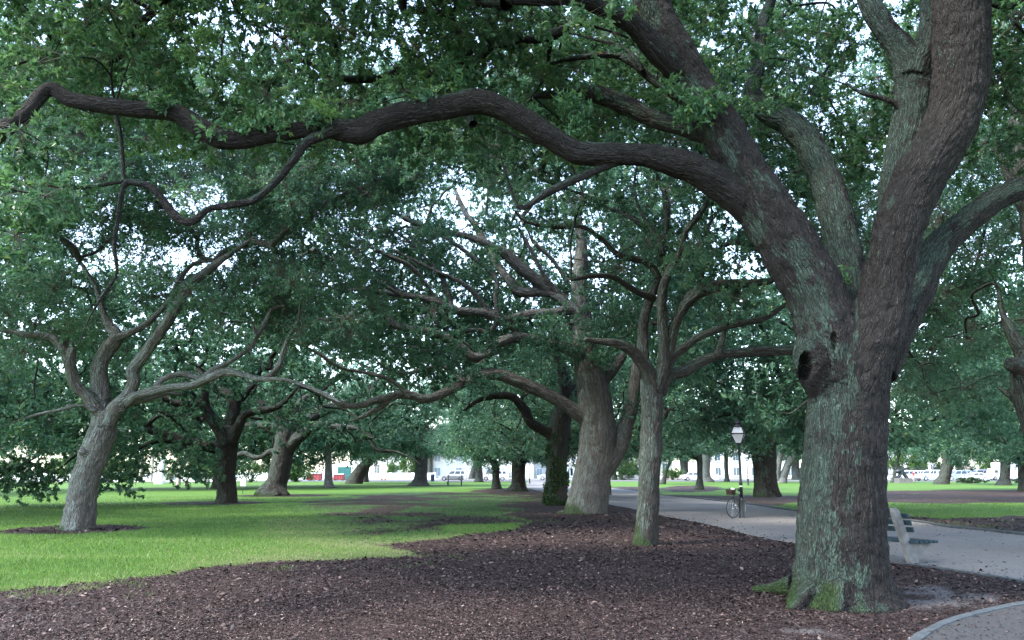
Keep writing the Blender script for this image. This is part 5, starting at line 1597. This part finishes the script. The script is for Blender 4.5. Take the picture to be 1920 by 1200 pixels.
# red skips, screens, scaffold, cones, bin
M['container_red'] = plain('faded_red_paint', (.30, .055, .055), .6, var=.25, scale=1.5)
M['mesh_green'] = plain('teal_netting', (.04, .13, .115), .8, .1, var=.3, scale=3)
M['panel_grey'] = plain('pale_panel', (.52, .54, .58), .6, var=.08)
M['orange'] = plain('orange_plastic', (.60, .18, .04), .5)
M['plank'] = plain('scaffold_plank', (.42, .23, .10), .8, var=.3, scale=3)
M['bin'] = plain('navy_bin', (.03, .05, .10), .5)
def skip(label, px, Y, w, h):
    t = thing('site_container', label, 'container', at_px(px, Y))
    MB().prism([(-w / 2, .15), (w / 2, .15), (w / 2, h), (-w / 2, h)], 0, 1.6, 'y').build('body', M['container_red'], t)
    for i in range(4): MB().box((-w / 2 + w * (i + .5) / 4, -.04, h * .5 + .08), (.09, .08, h * .8)).build('rib', M['container_red'], t)
    MB().box((0, -.05, h - .05), (w + .1, .14, .12)).build('rim', M['white_tape'], t)
    for s in (-1, 1): MB().box((s * w * .38, .8, .06), (.25, 1.4, .16)).build('foot', M['trim'], t)
skip('red site container between the slim pale oak and the twisted oak', 588, 148, 2.4, 1.35)
skip('smaller red site container just right of the slim pale oak', 634, 150, 1.9, 1.2)
def screen(label, px, Y, w, h, m):
    t = thing('site_screen', label, 'screen', at_px(px, Y))
    MB().box((0, 0, h / 2 + .1), (w, .05, h)).build('sheet', M[m], t)
    for s in (-1, 0, 1): MB().tube([(s * w * .5, .06, -.05), (s * w * .5, .06, h + .2)], .03, 6).build('post', M['steel'], t)
screen('pale grey screen between the two red containers', 607, 152, 1.3, 1.5, 'panel_grey')
screen('teal netting screen behind the slim pale oak', 645, 156, 2.6, 2.4, 'mesh_green')
t = thing('scaffold_tower', 'scaffold tower with orange planks behind the dark leaning trunks', 'scaffold', at_px(703, 158))
for x in (-1.0, 1.0):
    for y in (0, 1.2): MB().tube([(x, y, 0), (x, y, 4.2)], .035, 6).build('upright', M['white_paint'], t)
for z in (1.3, 2.5, 3.7):
    MB().box((0, .6, z), (2.2, 1.2, .08)).build('platform', M['plank'], t)
    MB().tube([(-1.0, -.04, z + .5), (1.0, -.04, z + .5)], .03, 6).build('guard_rail', M['plank'], t)
for z in (1.4, 2.6): MB().tube([(-1, -.05, z), (1, -.05, z + 1.0)], .028, 6).build('brace', M['plank'], t)
def cone(label, px, Y):
    t = thing('traffic_cone', label, 'traffic cone', at_px(px, Y), 0, 'traffic cones by the low wall')
    MB().box((0, 0, .03), (.42, .42, .06), bev=.015).build('base', M['trim'], t)
    MB().lathe([(.16, .06), (.03, .85), (.0, .86)], 14).build('body', M['orange'], t)
    MB().lathe([(.118, .32), (.085, .50)], 14).build('stripe', M['white_tape'], t)
cone('orange traffic cone in front of the low white wall, left one', 716, 154)
cone('orange traffic cone in front of the low white wall, right one', 722, 155)
t = thing('litter_bin', 'dark blue litter bin right of the stout flared oak', 'bin', at_px(811, 138))
MB().lathe([(.30, 0), (.36, .9), (.38, .92), (.38, 1.0)], 18).build('body', M['bin'], t)
MB().lathe([(.40, 1.0), (.40, 1.06), (.25, 1.18), (.0, 1.22)], 18).build('lid', M['bin'], t)

# cannon on its plinth
g = G(1694, 905.5)
t = thing('cannon_plinth', 'low pale stone block under the cannon', 'plinth', (g[0], g[1], 0))
MB().box((0, 0, .30), (1.9, 1.6, .80), bev=.03).build('block', M['concrete'], t)
MB().box((0, 0, .04), (2.1, 1.8, .16), bev=.03).build('step', M['concrete'], t)
M['bronze'] = plain('old_bronze', (.022, .026, .032), .5, .5, var=.3)
c = thing('cannon', 'dark old cannon on an angular carriage pointing up to the right', 'cannon', (g[0], g[1], .70))
ax = Vector((.93, 0, .30)).normalized()
mb = MB()
a0 = Vector((-1.0, 0, .85))
def along(s): return a0 + ax * s
mb.tube([along(0), along(.08), along(.1), along(.7), along(.75), along(1.5), along(1.9), along(2.0)], [.10, .16, .27, .25, .21, .18, .17, .20], 14)
mb.build('barrel', M['bronze'], c)
for s in (-1, 1):
    MB().prism([(-.95, 0), (-.65, 0), (-.05, .75), (.4, 0), (.7, 0), (.12, 1.05), (-.15, 1.05)], s * .30 - .06, s * .30 + .06, 'y').build('cheek', M['bronze'], c)
    MB().lathe([(.05, -.05), (.17, -.05), (.17, .05), (.05, .05)], 14, axis='y', c=(-.75, s * .42, .17)).build('truck_wheel', M['bronze'], c)
MB().tube([(0, -.4, .95), (0, .4, .95)], .07, 10).build('axle', M['bronze'], c)

# ------------------------------------------------------------------ people
M['skin'] = plain('skin', (.50, .31, .23), .55, .4, var=.06)
M['cloth_grey'] = plain('grey_cloth', (.22, .25, .29), .85, .2)
M['cloth_dark'] = plain('dark_cloth', (.06, .065, .08), .85, .2)
M['cloth_red'] = plain('red_cloth', (.50, .06, .08), .85, .2)
M['cloth_tan'] = plain('tan_cloth', (.48, .40, .33), .85, .2)
M['hair'] = plain('dark_hair', (.05, .035, .025), .7, .3)
def skin_mesh(name, verts, edges, radii, root=0, sub=2):
    me = bpy.data.meshes.new('tmp'); me.from_pydata(verts, edges, [])
    ob = bpy.data.objects.new('tmp', me); COL.objects.link(ob)
    me.skin_vertices or None
    md = ob.modifiers.new('skin', 'SKIN')
    if not me.skin_vertices:
        bm = bmesh.new(); bm.from_mesh(me); bm.verts.layers.skin.verify(); bm.to_mesh(me); bm.free()
    for i, r in enumerate(radii):
        s = me.skin_vertices[0].data[i]; s.radius = (r if isinstance(r, tuple) else (r, r)); s.use_root = (i == root)
    sb = ob.modifiers.new('sub', 'SUBSURF'); sb.levels = sub; sb.render_levels = sub
    dg = bpy.context.evaluated_depsgraph_get()
    out = bpy.data.meshes.new_from_object(ob.evaluated_get(dg)); out.name = name
    out.polygons.foreach_set('use_smooth', np.ones(len(out.polygons), bool))
    bpy.data.objects.remove(ob)
    return out
def person(label, loc, rz, top, legs, bare, stride=.10, arm=.0):
    root = thing('person', label, 'person', loc, rz)
    V = [(0, 0, .95), (0, 0, 1.12), (0, -.01, 1.32), (0, 0, 1.46), (0, -.01, 1.53), (0, -.02, 1.60), (0, -.02, 1.70), (0, -.02, 1.745)]
    R = [(.155, .11), (.135, .095), (.16, .105), (.09, .075), .052, .075, .088, .045]
    E = [(i, i + 1) for i in range(7)]
    def add(chain, rad, start):
        p = start
        for v, r in zip(chain, rad):
            V.append(v); R.append(r); E.append((p, len(V) - 1)); p = len(V) - 1
    V.append((0, -.105, 1.635)); R.append(.018); E.append((5, len(V) - 1))           # nose
    for s in (-1, 1):
        y = stride * s
        add([(s * .09, 0, .88), (s * .10, y * .5 - .02, .50), (s * .105, y, .09), (s * .115, y - .12, .045)], [.085, .062, .042, .036], 0)
        add([(s * .185, 0, 1.41), (s * .235, .02, 1.12), (s * .24, -.05 - arm, .88), (s * .235, -.08 - arm, .79), (s * .225, -.09 - arm, .72)], [.06, .046, .036, .034, .018], 3)
    link('body', skin_mesh('body', V, E, R), M['skin'], root)
    Vt = [(0, 0, .90), (0, 0, 1.12), (0, -.01, 1.32), (0, 0, 1.45)]; Rt = [(.175, .125), (.155, .112), (.178, .122), (.085, .078)]
    Et = [(0, 1), (1, 2), (2, 3)]
    for s in (-1, 1):
        b = len(Vt); Vt += [(s * .185, 0, 1.41), (s * .222, .012, 1.20)]; Rt += [.073, .062]; Et += [(3, b), (b, b + 1)]
    link('shirt', skin_mesh('shirt', Vt, Et, Rt), M[top], root)
    Vl = [(0, 0, .93)]; Rl = [(.168, .122)]; El = []
    for s in (-1, 1):
        y = stride * s; b = len(Vl)
        ch = [(s * .09, 0, .86), (s * .10, y * .5 - .02, .50)] + ([] if bare else [(s * .105, y, .11)])
        Vl += ch; Rl += [.105, .078, .06][:len(ch)]; El += [(0, b), (b, b + 1)] + ([] if bare else [(b + 1, b + 2)])
    link('shorts' if bare else 'trousers', skin_mesh('trousers', Vl, El, Rl), M[legs], root)
    h = MB()
    prof = []
    for k in range(9):
        a = math.pi / 2 * k / 8 * 1.15
        prof.append((max(.001, .098 * math.sin(a)), .108 * math.cos(a)))
    h.lathe(prof[::-1], 14, c=(0, .005, 1.68)).build('hair', M['hair'], root)
    for s in (-1, 1):
        y = stride * s
        MB().box((s * .112, y - .06, .04), (.10, .27, .09), bev=.03).build('shoe', M['cloth_dark'], root)
    return root
g = G(956, 904.5)
person('person in grey clothes walking beside the dark oak on the mulch mound', (g[0], g[1], .02), math.radians(70), 'cloth_grey', 'cloth_grey', False)
g = G(1714, 903.5)
person('person in a red shirt and shorts standing right of the cannon', (g[0], g[1], .0), math.radians(20), 'cloth_red', 'cloth_tan', True)

# ------------------------------------------------------------------ palms, hedges, shrubs
M['palm_bark'] = plain('palm_bark', (.33, .29, .24), .9, .2, var=.25, scale=5, bump=.3)
def palm(label, px, Y, h, r, dead=False):
    t = thing('palm_tree', label, 'palm tree', at_px(px, Y), 0, 'palms at the left edge of the park')
    n = int(h / .18)
    pts = np.array([(.06 * math.sin(i * .12), 0, -.2 + (h + .2) * i / n) for i in range(n + 1)])
    rad = np.array([r * (1.25 - .25 * min(1, i / 6)) * (1 + .05 * (i % 2)) for i in range(n + 1)])
    MB().tube(pts, rad, 12).build('trunk', M['palm_bark'], t)
    B, D, L_, W_ = [], [], [], []
    lines = []
    for k in range(30):
        az = k * 2.4; el = math.radians(75 - 110 * (k / 30))
        d = np.array([math.cos(az) * math.cos(el), math.sin(az) * math.cos(el), math.sin(el)])
        p = np.array([0, 0, h]); prev = p; mids = [p]
        for s in range(10):
            d = unit(d + np.array([0, 0, -.13])); prev = prev + d * .20; mids.append(prev)
            if s > 3:
                side = unit(np.cross(d, np.array([0, 0, 1.0])))
                for sg in (-1, 1):
                    for q in range(3):
                        B.append(prev - d * q * .06); D.append(unit(d * .7 + side * sg * .7 + np.array([0, 0, -.25]))); L_.append(.55); W_.append(.05)
        lines.append((np.array(mids), np.full(len(mids), .014)))
    fr = link('fronds', leaves_mesh('fronds', np.array(B), np.array(D), np.array(L_), np.array(W_), rng.random(len(B))), M['palm'], t)
    m = MB()
    for a, b in lines: m.tube(a, b, 4)
    m.build('leaf_stalks', M['palm_bark'], t)
palm('tall thin palm trunk at the far left edge, leftmost', 14, 118, 11.0, .20)
palm('thicker palm trunk at the far left, second from the left', 47, 112, 11.5, .36)
palm('pale palm trunk right of the leaning oak, nearer of the close pair', 334, 97, 9.5, .22)
palm('pale palm trunk left of the dark low forking oak, farther of the pair', 349, 104, 9.5, .21)
palm('short greyish palm trunk just right of the leaning oak', 262, 122, 9.0, .25)
palm('thin palm between the leaning oak and the white pillar', 283, 132, 9.0, .2)
t = thing('stone_pillar', 'white stone pillar on the far lawn between the palms', 'pillar', at_px(299, 110))
MB().box((0, 0, .2), (1.1, 1.1, .5), bev=.03).build('base', M['stucco'], t)
MB().box((0, 0, 1.9), (.62, .62, 3.2), bev=.03).build('shaft', M['stucco'], t)
MB().box((0, 0, 3.6), (.85, .85, .25), bev=.03).build('capital', M['stucco'], t)

def shrub(name, label, cat, loc, r, n, L, m='green_leaf', group=None, stems=True):
    t = thing(name, label, cat, loc, 0, group)
    c = unit(rng.normal(0, 1, (60, 3))) * rng.random((60, 1)) ** .4 * np.array(r) * .85 + np.array([0, 0, r[2] * .95])
    b, d, l, w, tone, tips, td = sprays(c, min(r) * .5, max(20, n // 60), 8, L, L * .45)
    b[:, 2] = np.maximum(b[:, 2], .02)
    link('foliage', leaves_mesh('foliage', b, d, l, w, tone), M[m], t)
    lines = [(np.array([(0, 0, -.1), tuple(q * .5), tuple(q)]), np.array([.05, .035, .02])) for q in c[:14]]
    mm = MB()
    for a, bb in lines: mm.tube(a, bb, 5)
    mm.build('stems', M['twig'], t)
    return t
shrub('hedge', 'clipped low dark hedge between the leaning oak and the saloon car', 'hedge', at_px(1820, 116), (3.3, .7, .45), 5200, .13, 'hedge')
shrub('hedge', 'low dark hedge right of the forked oak at the frame edge', 'hedge', at_px(1922, 116), (2.4, .7, .45), 4200, .13, 'hedge')
shrub('shrub', 'bright green bush beyond the box truck at the right edge', 'shrub', at_px(1922, 158), (3.2, 2, 4.5), 5200, .36)
shrub('shrub', 'bright green bush above the cars, left of the forked oak', 'shrub', at_px(1862, 168), (4, 2, 3.4), 5200, .36)
shrub('shrub', 'green shrub at the low wall left of the leaning sapling', 'shrub', at_px(1170, 160), (3.6, 1.5, 1.6), 4200, .26)
shrub('shrub', 'green shrub at the low wall beyond the thin young oak', 'shrub', at_px(1262, 161), (2.6, 1.5, 1.3), 3600, .26)
shrub('shrub', 'small palm-like shrub above the low white wall', 'shrub', at_px(733, 166), (1.2, 1.0, 1.9), 2400, .3)
shrub('shrub', 'green shrubs behind the sea wall at the far left edge', 'shrub', at_px(6, 156), (5.0, 2, 2.6), 5200, .34)
shrub('shrub', 'pale green bush right of the white pillar, beyond the palms', 'shrub', at_px(318, 150), (3.0, 2, 2.6), 4200, .32)
shrub('shrub', 'light green bush between the broad pale trunk and the slender oak', 'shrub', at_px(1193, 170), (4.4, 2, 3.0), 5200, .34)

for px, Y, r, lab in ((1700, 170, (6.0, 2.5, 4.6), 'broad green bush above the cannon, in front of the grey house'), (1752, 174, (6.5, 2.5, 5.6), 'tall green bush behind the white pickup'),
                      (1806, 176, (5.0, 2.5, 5.0), 'dark green bush behind the pale blue off-roader'), (1960, 172, (6.0, 2.5, 6.0), 'large bright green bush at the right frame edge, behind the last saloon')):
    shrub('shrub', lab, 'shrub', at_px(px, Y), r, 6500, .5)

for px, Y, r, lab in ((130, 128, (5.0, 2.2, 2.3), 'pale green bush at the promenade just left of the leaning oak'), (232, 126, (5.5, 2.2, 2.8), 'pale green bush at the promenade behind the leaning oak'),
                      (385, 124, (5.0, 2.2, 2.6), 'green bush on the far lawn left of the dark low forking oak'), (470, 127, (5.5, 2.2, 3.0), 'green bush on the far lawn between the dark oak and the twisted oak'),
                      (556, 130, (4.0, 2.0, 2.2), 'green bush on the far lawn left of the red containers'), (765, 170, (4.2, 2.0, 2.9), 'green bush behind the low white wall, left of the stout oak')):
    shrub('shrub', lab, 'shrub', at_px(px, Y), r, 6000, .34)
# ------------------------------------------------------------------ camera, sky, sun
cam = bpy.data.cameras.new('camera')
cam.sensor_width = 36
cam.lens = F / 1920 * 36
cam.clip_start = .05
cam.clip_end = 6000
co = bpy.data.objects.new('camera', cam)
COL.objects.link(co)
co.location = CAM
co.rotation_euler = (math.pi / 2 + TH, 0, 0)
scene.camera = co

SUN_EL, SUN_AZ = math.radians(52), math.radians(-118)      # azimuth from straight ahead (+Y), clockwise: the sun stands to the left, a little behind
w = bpy.data.worlds.new('World')
scene.world = w
w.use_nodes = True
nt = w.node_tree
nt.nodes.clear()
sky = nt.nodes.new('ShaderNodeTexSky')
sky.sky_type = 'NISHITA'
sky.sun_disc = False
sky.sun_elevation = SUN_EL
sky.sun_rotation = SUN_AZ
sky.air_density = 1.0
sky.dust_density = 1.0
sky.ozone_density = 1.0
bg = nt.nodes.new('ShaderNodeBackground')
bg.inputs['Strength'].default_value = .15
ow = nt.nodes.new('ShaderNodeOutputWorld')
hs = nt.nodes.new('ShaderNodeHueSaturation')      # thin bright overcast: paler than a clear sky
hs.inputs['Saturation'].default_value = .85
hs.inputs['Value'].default_value = 1.15
nt.links.new(sky.outputs[0], hs.inputs['Color'])
nt.links.new(hs.outputs[0], bg.inputs[0])
nt.links.new(bg.outputs[0], ow.inputs[0])
sl = bpy.data.lights.new('sun', 'SUN')
sl.energy = 1.5
sl.angle = math.radians(12)
sl.color = (1, .95, .88)
so = bpy.data.objects.new('sun', sl)
COL.objects.link(so)
d = Vector((math.cos(SUN_EL) * math.sin(SUN_AZ), math.cos(SUN_EL) * math.cos(SUN_AZ), math.sin(SUN_EL)))
so.rotation_euler = d.to_track_quat('Z', 'Y').to_euler()
so.location = d * 60

vs = scene.view_settings
vs.view_transform = 'Standard'
vs.look = 'None'
vs.gamma = 1
vs.use_curve_mapping = False
vs.exposure = 2.8
scene.cycles.max_bounces = 8
scene.cycles.diffuse_bounces = 4
scene.cycles.transmission_bounces = 6
